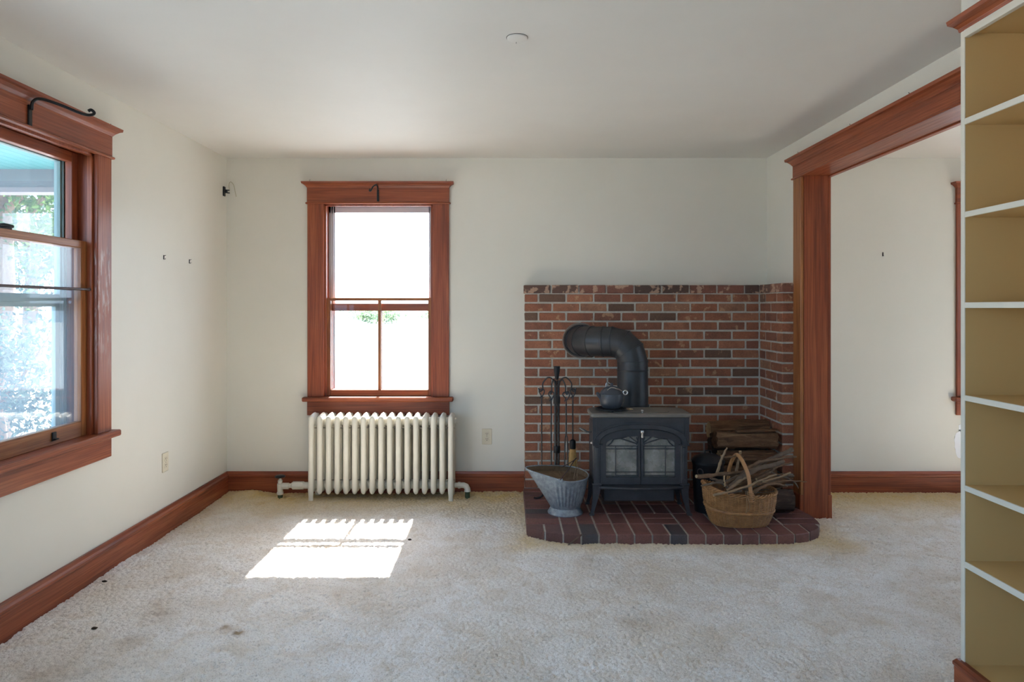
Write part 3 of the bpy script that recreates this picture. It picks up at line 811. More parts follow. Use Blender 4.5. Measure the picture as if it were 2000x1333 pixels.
def shared(m, mat, smooth=None):
    me = bpy.data.meshes.new('part'); me.from_pydata(m.v, [], m.f); fixnormals(me); me.materials.append(M(mat))
    if smooth is not None:
        me.polygons.foreach_set('use_smooth', [True]*len(me.polygons)); me.set_sharp_from_angle(angle=math.radians(smooth))
    return me
sec, secl = shared(rad_section(False), 'radiator_paint', 50), shared(rad_section(True), 'radiator_paint', 50)
for k in range(NS):
    place('section', secl if k in (0, NS-1) else sec, (RX0+k*PITCH, 0, 0), rad)
def xcyl(m, x0, x1, y, z, r0, r1=None, n=16): m.tube([(x0, y, z), (x1, y, z)], [r0, r0 if r1 is None else r1], n); return m
hub = shared(xcyl(MB(), 0.0, PITCH, 4.872, 0.0, 0.030), 'radiator_paint', 40)
for k in range(NS-1):
    for z in (RZ1-0.062, RZ0+0.048): place('hub', hub, (RX0+k*PITCH, 0, z), rad)
for z in (0.505, 0.135):
    xcyl(MB(), RX0-0.02, RX0+PITCH*(NS-1)+0.02, 4.855, z, 0.0035, n=8).build('tie_rod', 'nickel', rad, 40)
xe = RX0+PITCH*(NS-1)
m = xcyl(MB(), xe+0.018, xe+0.032, 4.872, RZ1-0.062, 0.024); xcyl(m, xe+0.032, xe+0.042, 4.872, RZ1-0.062, 0.017, n=6); m.build('bleed_plug', 'radiator_paint', rad, 30)
# supply valve on the left
vx, vy, vz = -1.618, 4.872, 0.083
m = xcyl(MB(), RX0-0.018, RX0-0.075, vy, vz+0.008, 0.0245); xcyl(m, RX0-0.075, RX0-0.15, vy, vz+0.008, 0.029, n=12); xcyl(m, RX0-0.15, RX0-0.162, vy, vz+0.008, 0.026, 0.018); xcyl(m, RX0-0.162, RX0-0.185, vy, vz+0.006, 0.016); xcyl(m, RX0-0.18, vx+0.015, vy, vz+0.004, 0.023, n=8)
pipe = m.build('supply_pipe', 'radiator_paint', rad, 30)
m = MB().lathe([(0.017, 0.03), (0.023, 0.035), (0.023, 0.048), (0.019, 0.052), (0.0205, 0.085), (0.021, 0.108), (0.016, 0.112), (0.017, 0.130), (0.013, 0.137), (0.008, 0.139), (0.007, 0.150)], (vx, vy, -0.005), 14)
valve = m.build('valve', 'radiator_paint', rad, 30)
m = MB().lathe([(0.012, 0.0), (0.034, 0.006), (0.038, 0.012), (0.030, 0.019), (0.006, 0.021)], (vx, vy, 0.143), 16); m.build('handwheel', 'iron_black', valve, 40)
MB().lathe([(0.0175, -0.02), (0.0175, 0.034)], (vx, vy, 0.0), 14).build('sleeve', 'green_sleeve', valve, 30)
m = xcyl(MB(), xe+0.018, xe+0.05, vy, vz+0.01, 0.018, n=10); xcyl(m, xe+0.045, xe+0.062, vy, vz+0.01, 0.024, n=6)
m.tube([(xe+0.06, vy, vz+0.01), (xe+0.085, vy, vz+0.01), (xe+0.103, vy, vz+0.002), (xe+0.112, vy, vz-0.016), (xe+0.112, vy, vz-0.034)], [0.019, 0.020, 0.021, 0.021, 0.024], 14)
rp = m.build('return_pipe', 'radiator_paint', rad, 35)
MB().lathe([(0.0175, -0.02), (0.0175, 0.05)], (xe+0.112, vy, 0.0), 14).build('sleeve', 'green_sleeve', rp, 30)

# ------------------------------------------------------------------ wood stove
SX, SY0, SY1 = 0.8395, 4.272, 4.548       # centre, front, back
st = empty('wood_stove', (SX, (SY0+SY1)/2, ZH), label='black cast iron wood stove with arched glass doors on the brick hearth', cat='stove')
HWF = 0.3015
def sup(t, hw, rise, n): 
    t = max(-1, min(1, t)); return rise*(1-abs(t)**n)**(1/n)
def arch(hw, zs, rise, n=2.4, k=28):
    out = []
    for i in range(k+1):
        a = math.pi*(1-i/k); c, s_ = math.cos(a), math.sin(a)
        out.append((math.copysign(abs(c)**(2/n), c)*hw, zs+rise*abs(s_)**(2/n)))
    return out
# firebox behind the front, hollow look comes from the recess of the doors
m = MB(); m.box(SX-0.288, SX+0.288, SY0+0.035, SY1, 0.215, 0.672, 0.008); m.build('firebox', 'stove_iron', st)
for s in (-1, 1):   # side panels proud of the firebox, and corner posts
    m = MB(); m.box(SX+s*0.288, SX+s*0.296, SY0+0.06, SY1-0.04, 0.27, 0.63, 0.004); m.build('side_panel', 'stove_iron', st)
    m = MB()
    m.box(SX+s*0.252, SX+s*0.294, SY0+0.008, SY0+0.05, 0.255, 0.500, 0.004)
    m.box(SX+s*0.262, SX+s*0.284, SY0+0.003, SY0+0.010, 0.28, 0.485, 0.003)
    m.build('corner_post', 'stove_iron', st)
# front panel above the doors with arched cut-out
ar = arch(0.2585, 0.501, 0.099)
N = len(ar); outer = []
for i, (x, z) in enumerate(ar):
    if i == 0: outer.append((-HWF, 0.501))
    elif i == N-1: outer.append((HWF, 0.501))
    else: outer.append((max(-HWF, min(HWF, x*1.30)), 0.501+0.171*min(1.0, (z-0.501)/0.045)))
m = MB()
def band(m, A, B, y0, y1):
    n = len(A); b = len(m.v)
    for (x, z) in A: m.v += [(SX+x, y0, z), (SX+x, y1, z)]
    for (x, z) in B: m.v += [(SX+x, y0, z), (SX+x, y1, z)]
    for i in range(n-1):
        a0, a1, c0, c1 = b+2*i, b+2*i+2, b+2*n+2*i, b+2*n+2*i+2
        m.f += [(a0, a1, c1, c0), (a0+1, c0+1, c1+1, a1+1), (a0, a0+1, a1+1, a1), (c0, c1, c1+1, c0+1)]
    for i in (0, n-1):
        a0, c0 = b+2*i, b+2*n+2*i; m.f.append((a0, c0, c0+1, a0+1))
    return m
band(m, ar, outer, SY0, SY0+0.045).build('front_panel', 'stove_iron', st)
m = band(MB(), arch(0.262, 0.501, 0.102), arch(0.288, 0.501, 0.128), SY0-0.007, SY0+0.002); 
fpm = m.build('arch_moulding', 'stove_iron', st, 50)
m = band(MB(), arch(0.2925, 0.501, 0.134), arch(0.2965, 0.501, 0.140), SY0-0.005, SY0+0.002); m.build('arch_bead', 'stove_iron', st, 50)
m = MB()
for s in (-1, 1): m.box(SX+s*0.275, SX+s*0.281, SY0-0.004, SY0+0.003, 0.505, 0.668); m.box(SX+s*0.238, SX+s*0.304, SY0-0.006, SY0+0.045, 0.495, 0.504, 0.002)
m.box(SX-0.30, SX+0.30, SY0-0.003, SY0+0.003, 0.662, 0.671); m.build('edge_bead', 'stove_iron', st)
# top plate with rounded corners and a lighter brownish surface
def rrect(x0, x1, y0, y1, r, k=6, rb=None):
    out = []; rb = r if rb is None else rb
    for cx, cy, a0, rr in ((x1-r, y0+r, -90, r), (x1-rb, y1-rb, 0, rb), (x0+rb, y1-rb, 90, rb), (x0+r, y0+r, 180, r)):
        for i in range(k+1):
            a = math.radians(a0+90*i/k); out.append((cx+rr*math.cos(a), cy+rr*math.sin(a)))
    return out
def plate(name, x0, x1, y0, y1, z0, z1, r, mat, parent, b=0.006, rb=None):
    rs = []
    for e, z in ((b, z0), (0, z0+b), (0, z1-b), (b, z1)):
        rs.append([(x, y, z) for x, y in rrect(x0+e, x1-e, y0+e, y1-e, max(r-e, 0.002), rb=None if rb is None else max(rb-e, 0.002))])
    return MB().rings(rs).build(name, mat, parent, 35)
plate('top_plate', SX-0.314, SX+0.314, SY0-0.014, SY1+0.0, 0.672, 0.698, 0.030, 'stove_top', st, rb=0.08)
plate('griddle_gap', SX-0.194, SX+0.194, SY0+0.026, SY0+0.204, 0.696, 0.6987, 0.052, 'slot_dark', st, 0.0008)
gr = plate('griddle', SX-0.19, SX+0.19, SY0+0.03, SY0+0.20, 0.697, 0.7005, 0.05, 'stove_top', st, 0.001)
m = MB().tube([(SX+0.012, SY0+0.022, 0.698), (SX+0.012, SY0+0.022, 0.707)], 0.006, 10); m.lathe([(0.005, 0), (0.011, 0.004), (0.011, 0.010), (0.004, 0.014)], (SX+0.012, SY0+0.022, 0.706), 12)
m.build('griddle_knob', 'nickel', gr, 40)
# doors
def half(pts, s): return [p for p in pts if s*p[0] >= -1e-6]
for s in (-1, 1):
    dr_out = arch(0.254, 0.501, 0.095); dr_in = arch(0.217, 0.496, 0.055)
    O = half(dr_out, s); I = half(dr_in, s)
    if s < 0: O, I = O[::-1], I[::-1]
    O = [(s*0.002 if abs(p[0]) < 1e-4 else p[0], p[1]) for p in O]; I = [(s*0.0155 if abs(p[0]) < 0.0155 else p[0], p[1]) for p in I]
    O = O+[(s*0.254, 0.40), (s*0.254, 0.25), (s*0.002, 0.25)]; I = I+[(s*0.217, 0.40), (s*0.217, 0.296), (s*0.0155, 0.296)]
    O.append(O[0]); I.append(I[0])
    m = band(MB(), I, O, SY0+0.012, SY0+0.036)
    door = m.build('door', 'stove_iron', st)
    # inner lip
    I2 = [(x*0.985+s*0.001, z*0.992+0.0035) for x, z in I]
    O2 = [(x*1.02, z) for x, z in I]
    # glass
    gp = [(SX+x, z) for x, z in I[:-1]]
    g_ = MB().rings([[(x, SY0+0.027, z) for x, z in gp], [(x, SY0+0.030, z) for x, z in gp]]); g_.build('glass', 'stove_glass', door)
    def gbar(name, pts, r=0.0028): MB().tube([(SX+x, SY0+0.019, z) for x, z in pts], r, 6).build(name, 'stove_iron', door, 40)
    for z in (0.490, 0.472, 0.326, 0.304): gbar('grille_bar', [(s*0.0155, z), (s*0.217, z)])
    gbar('grille_bar', [(s*0.157, 0.490), (s*0.157, 0.304)])
    gbar('grille_bar', [(s*0.022, 0.490), (s*0.022, 0.304)])
    for a in (18, 37, 60):
        r1 = {18: 0.155, 37: 0.085, 60: 0.055}[a]; c_, sn = math.cos(math.radians(a)), math.sin(math.radians(a))
        gbar('sunray', [(s*0.025*c_, 0.497+0.025*sn), (s*r1*c_, 0.497+r1*sn)], 0.0042)
    gbar('scroll', smooth_path([(s*0.205, 0.492, 0), (s*0.185, 0.510, 0), (s*0.165, 0.535, 0), (s*0.125, 0.540, 0), (s*0.085, 0.549, 0)], 4) and [(s*0.205, 0.492), (s*0.185, 0.508), (s*0.168, 0.534), (s*0.125, 0.538), (s*0.085, 0.548)], 0.004)
    gbar('sunburst_arc', [(s*0.002, 0.527), (s*0.012, 0.524), (s*0.022, 0.514), (s*0.026, 0.497)], 0.004)
m = MB().lathe([(0.006, -0.02), (0.008, -0.012), (0.007, 0.0), (0.010, 0.008), (0.0125, 0.016), (0.011, 0.025), (0.004, 0.030)], (SX+0.008, SY0+0.0, 0.565), 12)
m.tube([(SX+0.008, SY0+0.004, 0.556), (SX+0.008, SY0+0.02, 0.552)], 0.006, 8); m.build('door_handle', 'nickel', st, 40)
# bowed ash lip
rs = []
for t in np.linspace(-1, 1, 15):
    y = SY0-0.008-0.035*(1-t*t); x = SX+0.262*t
    rs.append([(x, SY0+0.03, 0.222), (x, y, 0.226), (x, y-0.004, 0.234), (x, y, 0.242), (x, SY0+0.03, 0.247)])
MB().rings(rs).build('ash_lip', 'stove_iron', st, 50)
m = MB(); m.box(SX-0.225, SX+0.225, SY0+0.06, SY1-0.02, 0.13, 0.22, 0.006); m.build('bottom_shield', 'stove_iron', st)
for sx in (-1, 1):
    for sy in (-1, 1):
        x, y = SX+sx*0.276, (SY0+0.028 if sy < 0 else SY1-0.03)
        rs = []
        for z, dx, hw, hd in ((0.258, 0.0, 0.027, 0.024), (0.250, 0.0, 0.030, 0.027), (0.242, 0.0, 0.026, 0.024), (0.20, 0.002, 0.022, 0.020), (0.15, 0.010, 0.016, 0.015), (0.10, 0.020, 0.011, 0.011), (0.072, 0.027, 0.010, 0.010), (0.066, 0.030, 0.015, 0.014), (ZH, 0.031, 0.015, 0.014)):
            cx = x+sx*dx; cy = y+sy*dx*0.4
            rs.append([(cx-hw, cy-hd, z), (cx+hw, cy-hd, z), (cx+hw, cy+hd, z), (cx-hw, cy+hd, z)])
        MB().rings(rs).build('leg', 'stove_iron', st)
m = MB().tube([(SX-0.290, SY0+0.10, 0.565), (SX-0.318, SY0+0.09, 0.566), (SX-0.330, SY0+0.085, 0.568)], 0.005, 8)
m.tube([(SX-0.328, SY0+0.085, 0.567), (SX-0.352, SY0+0.08, 0.578), (SX-0.378, SY0+0.075, 0.592)], [0.006, 0.010, 0.008], 10)
m.build('damper_lever', 'nickel', st, 40)
m = MB().lathe([(0.003, -0.010), (0.010, -0.004), (0.010, 0.004), (0.003, 0.010)], (SX-0.302, SY0+0.045, 0.505), 10); m.build('side_knob', 'nickel', st, 40)

# stove pipe with gored elbow
pp = empty('stove_pipe', (0.858, 4.66, 0.698), label='matt black stove pipe with a segmented elbow into the brick wall', cat='stove pipe')
PX, PY, PZ = 0.858, 4.662, 1.125
end = Vector((0.528, YB, PZ)); dirh = Vector((-1.0, 0.36, 0)).normalized()
rr = 0.103; RB = 0.135
def seg(name, pts, rads, n=28, parent=pp): return MB().tube(pts, rads, n).build(name, 'pipe_black', parent, 50)
zb = PZ-RB
seg('collar', [(PX, PY, 0.615), (PX, PY, 0.70), (PX, PY, 0.702)], [0.112, 0.112, 0.105])
seg('pipe_section', [(PX, PY, 0.69), (PX, PY, zb-0.055)], [rr+0.003, rr])
seg('pipe_section', [(PX, PY, zb-0.062), (PX, PY, zb-0.052), (PX, PY, zb-0.050), (PX, PY, zb)], [rr+0.001, rr+0.004, rr+0.0005, rr+0.0005])
ang = [0, 30, 60, 90]
def epos(a): a = math.radians(a); return Vector((PX, PY, zb))+dirh*(RB*(1-math.cos(a)))+Vector((0, 0, RB*math.sin(a)))
def ering(a, r, n=28):
    a_ = math.radians(a); c = epos(a); u = dirh*math.cos(a_)*1.0-Vector((0, 0, 1))*math.sin(a_)*1.0; w = Vector((0, 0, 1)).cross(dirh)
    return [c+(u*math.cos(2*math.pi*i/n)+w*math.sin(2*math.pi*i/n))*r for i in range(n)]
for a, b in zip(ang, ang[1:]):
    m = MB().rings([ering(a, rr+0.004), ering(a+2.2, rr+0.004), ering(a+2.6, rr), ering(b, rr)]); m.build('elbow_gore', 'pipe_black', pp, 35)
e0 = epos(90)
def hring(x, y, deg, r, n=28):
    # upright ring whose axis lies in plan at deg from the wall normal
    a_ = math.radians(deg); u = Vector((math.cos(a_), math.sin(a_), 0))
    return [Vector((x, y, PZ))+(u*math.cos(2*math.pi*i/n)+Vector((0, 0, 1))*math.sin(2*math.pi*i/n))*r for i in range(n)]
dg = math.degrees(math.atan2(-dirh.x, dirh.y))
HR = [(e0.x, e0.y, dg), (0.672, 4.728, dg), (0.600, 4.762, 52), (0.548, 4.810, 26), (0.530, 4.870, 2), (0.528, 4.952, 0)]
for k, (A, B) in enumerate(zip(HR, HR[1:])):
    Q = tuple(a+(b-a)*0.10 for a, b in zip(A, B)); Q2 = tuple(a+(b-a)*0.12 for a, b in zip(A, B)); r0 = rr+0.001*k
    MB().rings([hring(*A, r0+0.004), hring(*Q, r0+0.004), hring(*Q2, r0+0.0005), hring(*B, r0+0.0005)]).build('pipe_section', 'pipe_black', pp, 35)
# thimble ring in the brick wall
m = MB(); cx, cz = end.x, PZ
prof = [(0.112, 0.0), (0.122, -0.008), (0.128, -0.006), (0.128, 0.012), (0.112, 0.012)]
nR = 36
rs = [[(cx+r*math.cos(2*math.pi*i/nR), YB-0.004+dy, cz+r*math.sin(2*math.pi*i/nR)) for r, dy in prof] for i in range(nR)]
m.rings(rs, close=True); m.build('thimble_ring', 'thimble', pp, 40)
m = MB(); m.rings([[(cx+r*math.cos(2*math.pi*i/nR), YB-0.0035+dy, cz+r*math.sin(2*math.pi*i/nR)) for r, dy in ((0.09, 0.0), (0.116, 0.0), (0.116, 0.006), (0.09, 0.006))] for i in range(nR)], close=True)
m.build('flue_gap_shade', 'slot_dark', pp)  # flat black ring painted for the dark inside of the hole

# trivet and kettle on the stove top
KX, KY, KZ = 0.671, 4.392, 0.7015
tv = empty('trivet', (KX, KY, KZ), label='black iron trivet under the kettle on the stove top', cat='trivet')
m = MB(); m.lathe([(0.088, 0.006), (0.100, 0.006), (0.100, 0.013), (0.088, 0.013)], (KX-0.004, KY, KZ), 24, cap=False)
m.v, m.f = [], []
nR = 28
m.rings([[(KX-0.004+r*math.cos(2*math.pi*i/nR), KY+r*math.sin(2*math.pi*i/nR), KZ+z) for r, z in ((0.086, 0.006), (0.098, 0.006), (0.098, 0.014), (0.086, 0.014))] for i in range(nR)], close=True)
m.build('ring', 'iron_black', tv, 40)
for k in range(5):
    yy = KY-0.06+0.03*k; hw = math.sqrt(max(0.09**2-(yy-KY)**2, 0))
    MB().box(KX-0.004-hw, KX-0.004+hw, yy-0.005, yy+0.005, KZ+0.007, KZ+0.013).build('bar', 'iron_black', tv)
for a in (30, 150, 270):
    MB().lathe([(0.006, 0), (0.006, 0.008)], (KX-0.004+0.09*math.cos(math.radians(a)), KY+0.09*math.sin(math.radians(a)), KZ), 8).build('foot', 'iron_black', tv)
kt = empty('kettle', (KX, KY, KZ+0.014), label='small dark cast iron kettle with coiled wire handle on the stove top', cat='kettle')
kz = KZ+0.014
m = MB().lathe([(0.050, 0.0), (0.058, 0.004), (0.070, 0.025), (0.0765, 0.055), (0.0775, 0.080), (0.0765, 0.092), (0.072, 0.094), (0.062, 0.112), (0.050, 0.124), (0.042, 0.128)], (KX, KY, kz), 32); m.build('body', 'kettle_iron', kt, 35)
m = MB().lathe([(0.041, 0.0), (0.041, 0.006), (0.030, 0.012), (0.010, 0.015), (0.007, 0.022), (0.011, 0.028), (0.006, 0.034)], (KX+0.003, KY, kz+0.126), 24); m.build('lid', 'kettle_iron', kt, 35)
m = MB().tube([(KX-0.060, KY-0.01, kz+0.065), (KX-0.080, KY-0.015, kz+0.080), (KX-0.094, KY-0.018, kz+0.100)], [0.018, 0.013, 0.009], 12); m.build('spout', 'kettle_iron', kt, 40)
m = MB().tube(smooth_path([(KX-0.03, KY-0.045, kz+0.118), (KX-0.008, KY-0.05, kz+0.135), (KX+0.03, KY-0.05, kz+0.128), (KX+0.065, KY-0.045, kz+0.112)], 5), 0.003, 6)
m.tube(smooth_path([(KX-0.03, KY+0.045, kz+0.118), (KX-0.02, KY+0.045, kz+0.160), (KX+0.02, KY+0.03, kz+0.135), (KX+0.065, KY-0.04, kz+0.112)], 5), 0.0025, 6)
hb = m.build('bail_handle', 'nickel', kt, 60)
cc = Vector((KX+0.083, KY-0.045, kz+0.103)); m = MB()
m.tube([cc+Vector((0.0135*math.cos(a), 0, 0.0135*math.sin(a))) for a in np.linspace(0, 2*math.pi, 17)[:-1]], 0.0045, 8, close=True); m.build('coil_grip', 'nickel', hb, 60)
# a curled dry leaf / match stick beside the trivet
m = MB().tube([(0.775, 4.40, 0.7055), (0.79, 4.395, 0.707), (0.812, 4.40, 0.705)], [0.004, 0.006, 0.003], 6); m.build('kindling_chip', 'cut_wood', None, 40, label='small orange wood chip beside the kettle on the stove top', cat='wood chip')

# ------------------------------------------------------------------ fireplace tools
TX, TY = 0.344, 4.70
ts = empty('fireplace_tool_stand', (TX, TY, ZH), label='black iron fireplace tool stand with curled hooks left of the stove', cat='tool stand')
for k, (dx, dy) in enumerate(((-0.010, -0.010), (0.010, -0.010), (-0.010, 0.010), (0.010, 0.010))):
    MB().tube([(TX+dx, TY+dy, 0.10), (TX+dx, TY+dy, 0.86)], 0.0085, 8).build('rod', 'tool_iron', ts, 40)
MB().lathe([(0.011, 0.0), (0.013, 0.01), (0.020, 0.055), (0.0225, 0.088), (0.0205, 0.092), (0.004, 0.093)], (TX, TY, 0.865), 16).build('handle', 'iron_black', ts, 40)
for z0 in (0.70, 0.36):
    MB().lathe([(0.021, 0.0), (0.0235, 0.004), (0.0235, 0.046), (0.021, 0.050)], (TX, TY, z0), 14).build('collar', 'iron_black', ts, 40)
hooks = {}
for nm, (hx, hy, dz) in {'l': (-0.096, -0.01, 0.0), 'fl': (-0.040, -0.075, -0.01), 'fr': (0.052, -0.08, -0.012), 'r': (0.098, -0.01, 0.0)}.items():
    b = Vector((TX+0.01*(1 if hx > 0 else -1), TY-0.012, 0.70)); t = Vector((TX+hx, TY+hy, 0.0))
    p = smooth_path([b, (b.x, b.y, 0.80), (b.x+(t.x-b.x)*0.18, b.y+(t.y-b.y)*0.2, 0.862+dz), (b.x+(t.x-b.x)*0.6, b.y+(t.y-b.y)*0.6, 0.880+dz), (t.x, t.y, 0.842+dz), (t.x+hx*0.02, t.y, 0.80+dz), (t.x+0.22*hx, t.y-0.004, 0.785+dz), (t.x+0.32*hx, t.y-0.004, 0.808+dz)], 5)
    MB().tube(p, 0.0048, 7).build('hook', 'tool_iron', ts, 60)
    hooks[nm] = Vector((t.x+0.10*hx, t.y-0.002, 0.790+dz))
for a in (200, 250, 330, 80):
    c_, s_ = math.cos(math.radians(a)), math.sin(math.radians(a))
    p = smooth_path([(TX, TY, 0.18), (TX+0.05*c_, TY+0.05*s_, 0.15), (TX+0.11*c_, TY+0.11*s_, 0.075), (TX+0.145*c_, TY+0.145*s_, ZH+0.006), (TX+0.17*c_, TY+0.17*s_, ZH+0.010)], 5)
    MB().tube(p, 0.006, 7).build('foot', 'tool_iron', ts, 60)
def loop_tool(name, hk, zend, label, cat, lw=0.017):
    root = empty(name, (hk.x, hk.y, zend), label=label, cat=cat, group='hanging fireplace tools')
    x, y, z = hk.x, hk.y-0.004, hk.z
    p = smooth_path([(x-0.012, y, z-0.052), (x-0.003, y, z-0.034), (x-lw, y, z-0.010), (x-lw*0.9, y, z+0.004), (x, y, z+0.012), (x+lw*0.9, y, z+0.004), (x+lw, y, z-0.012), (x+0.002, y, z-0.045), (x, y, z-0.07)], 5)
    MB().tube(p, 0.0042, 7).build('loop', 'tool_iron', root, 60)
    MB().tube([(x, y, z-0.068), (x, y, zend)], 0.0048, 8).build('shaft', 'tool_iron', root, 50)
    return root, x, y
t, x, y = loop_tool('poker', hooks['l'], 0.13, 'black iron poker on the leftmost hook of the tool stand', 'poker')
MB().tube(smooth_path([(x, y, 0.16), (x, y, 0.12), (x-0.004, y, 0.10)], 4), [0.005]*5+[0.005]*3+[0.002], 7).build('tip', 'tool_iron', t, 50)
MB().tube(smooth_path([(x, y, 0.15), (x-0.02, y, 0.145), (x-0.035, y, 0.155), (x-0.038, y, 0.17)], 4), 0.004, 6).build('barb', 'tool_iron', t, 50)
t, x, y = loop_tool('ash_shovel', hooks['fl'], 0.27, 'black iron ash shovel hanging on the front left hook of the tool stand', 'shovel')
rs = []
for z, hw, dy in ((0.30, 0.012, 0.0), (0.275, 0.045, -0.002), (0.20, 0.052, 0.004), (0.14, 0.050, 0.002)):
    rs.append([(x-hw, y+dy-0.014, z), (x, y+dy, z), (x+hw, y+dy-0.014, z), (x+hw, y+dy-0.011, z), (x, y+dy+0.003, z), (x-hw, y+dy-0.011, z)])
MB().rings(rs).build('scoop', 'tool_iron', t)
t, x, y = loop_tool('log_tongs', hooks['fr'], 0.50, 'black iron log tongs hanging on the front right hook of the tool stand', 'tongs', 0.022)
for s in (-1, 1): MB().tube(smooth_path([(x, y, 0.51), (x+s*0.008, y, 0.45), (x+s*0.012, y, 0.25), (x+s*0.008, y, 0.14), (x, y, 0.115)], 4), 0.0042, 7).build('arm', 'tool_iron', t, 60)
t, x, y = loop_tool('hearth_brush', hooks['r'], 0.42, 'straw hearth brush with black ferrule on the right hook of the tool stand', 'brush')
MB().lathe([(0.006, 0.062), (0.018, 0.055), (0.021, 0.045), (0.021, 0.0), (0.019, -0.004)], (x, y, 0.395), 14).build('ferrule', 'iron_black', t, 40)
br = MB()
for k in range(320):
    a = random.uniform(0, 2*math.pi); q = math.sqrt(random.random())
    x0, y0 = x+0.017*q*math.cos(a), y+0.017*q*math.sin(a)
    sp = 1.0+0.95*random.random()
    x1, y1 = x+0.026*q*math.cos(a)*sp-0.003, y+0.019*q*math.sin(a)*sp
    zl = 0.165+0.03*random.random()
    br.tube([(x0, y0, 0.397), ((x0*0.35+x1*0.65), (y0*0.35+y1*0.65), 0.29), (x1, y1, zl)], [0.0022, 0.0022, 0.0016], 4)
b_ = br.build('bristles', 'broom', t, 60, kind='stuff')
m = MB()
for z, r in ((0.365, 0.0205), (0.335, 0.0235)):
    m.tube([(x-0.001+r*math.cos(a), y+r*0.8*math.sin(a), z) for a in np.linspace(0, 2*math.pi, 19)[:-1]], 0.0014, 5, close=True)
m.build('stitching', 'cut_wood', b_, 60)

# ------------------------------------------------------------------ coal hod
HX, HYc = 0.372, 4.345
hod = empty('coal_hod', (HX, HYc, ZH), label='galvanized coal hod with wide pouring lip standing left of the stove', cat='coal hod')
def hod_ring(t, n=144, off=0.0):
    """t 0 bottom .. 1 rim; the lip runs out to the left"""
    out = []
    for i in range(n):
        a = 2*math.pi*i/n; c_, s_ = math.cos(a), math.sin(a)
        rb = 0.092; rt = 0.147
        r = rb+(rt-rb)*t**0.85
        lip = max(0.0, -c_)**2.2*0.105*t**1.15
        flute = 0.0042*math.cos(34*a)*(1 if 0.12 < t < 0.80 else 0)*min(1, max(0, (c_+0.62)*4))
        x = HX+(r+lip+flute+off)*c_; y = HYc+(r*0.98+flute+off)*s_*(1-0.25*max(0, -c_)*t)
        zt = 0.246+0.036*max(0, -c_)**1.5+0.016*s_-0.006*max(0, c_)
        z = ZH+0.036+(zt-0.036)*t
        out.append((x, y, z))
    return out
tt = [0, 0.06, 0.12, 0.16, 0.3, 0.45, 0.6, 0.75, 0.82, 0.88, 0.95, 1.0]
m = MB().rings([hod_ring(t) for t in tt], cap=False)
m.build('body', 'galvanized', hod, 70)
m = MB().rings([hod_ring(t, off=-0.0035) for t in reversed(tt)], cap=False)
m.build('inner_wall', 'ash', hod, 60)
rim = hod_ring(1.0); m = MB().tube(rim, 0.0045, 6, close=True); m.build('rim', 'galvanized', hod, 60)
m = MB().lathe([(0.112, 0.0), (0.113, 0.006), (0.107, 0.014), (0.096, 0.034), (0.092, 0.040), (0.088, 0.040), (0.090, 0.030), (0.104, 0.010), (0.106, 0.004)], (HX, HYc, ZH), 48); m.build('foot_ring', 'galvanized', hod, 40)
# the ashes inside
ri = hod_ring(0.86, off=-0.0045); cz = sum(p[2] for p in ri)/len(ri)
nA = len(ri); vs = [(HX-0.02, HYc, cz-0.012)]; fs = []
for k, q in enumerate((0.35, 0.7, 1.0)):
    for p in ri: vs.append((HX-0.02+(p[0]-HX+0.02)*q, HYc+(p[1]-HYc)*q, cz+(p[2]-cz)*q-0.010*(1-q)+random.uniform(-0.003, 0.003)))
for i in range(nA):
    k = (i+1) % nA; fs.append((0, 1+i, 1+k))
    for r in range(2): fs.append((1+r*nA+i, 1+(r+1)*nA+i, 1+(r+1)*nA+k, 1+r*nA+k))
finish('coal_ash', vs, fs, 'ash', None, 60, kind='stuff', label='brown wood ash and dust filling the coal hod', cat='ash')
bl = smooth_path([(HX-0.045, HYc-0.150, 0.300), (HX-0.03, HYc-0.148, 0.318), (HX+0.01, HYc-0.10, 0.352), (HX+0.055, HYc-0.02, 0.392), (HX+0.075, HYc+0.02, 0.398), (HX+0.062, HYc+0.07, 0.372), (HX+0.01, HYc+0.13, 0.325), (HX-0.03, HYc+0.146, 0.302)], 5)
MB().tube(bl, 0.0032, 6).build('bail_handle', 'dark_bronze', hod, 60)
for s in (-1, 1):
    MB().box(HX-0.058, HX-0.028, HYc+s*0.146, HYc+s*0.152, 0.285, 0.308, 0.002).build('ear', 'galvanized', hod)
for k in range(6):
    x, y = HX+random.uniform(0.02, 0.10), HYc+random.uniform(-0.08, 0.06)
    a = random.uniform(-0.9, 0.9)
    MB().tube(smooth_path([(x, y, cz-0.008), (x+0.02*a, y+0.01, cz+0.05), (x+0.05*a, y+0.005, cz+random.uniform(0.075, 0.12))], 4), 0.0012+0.0008*(k == 0), 5).build('dry_twig', 'twig_pale', None, 60, label='thin dry twig sticking up from the ash in the coal hod', cat='twig', group='dry twigs in the coal hod')

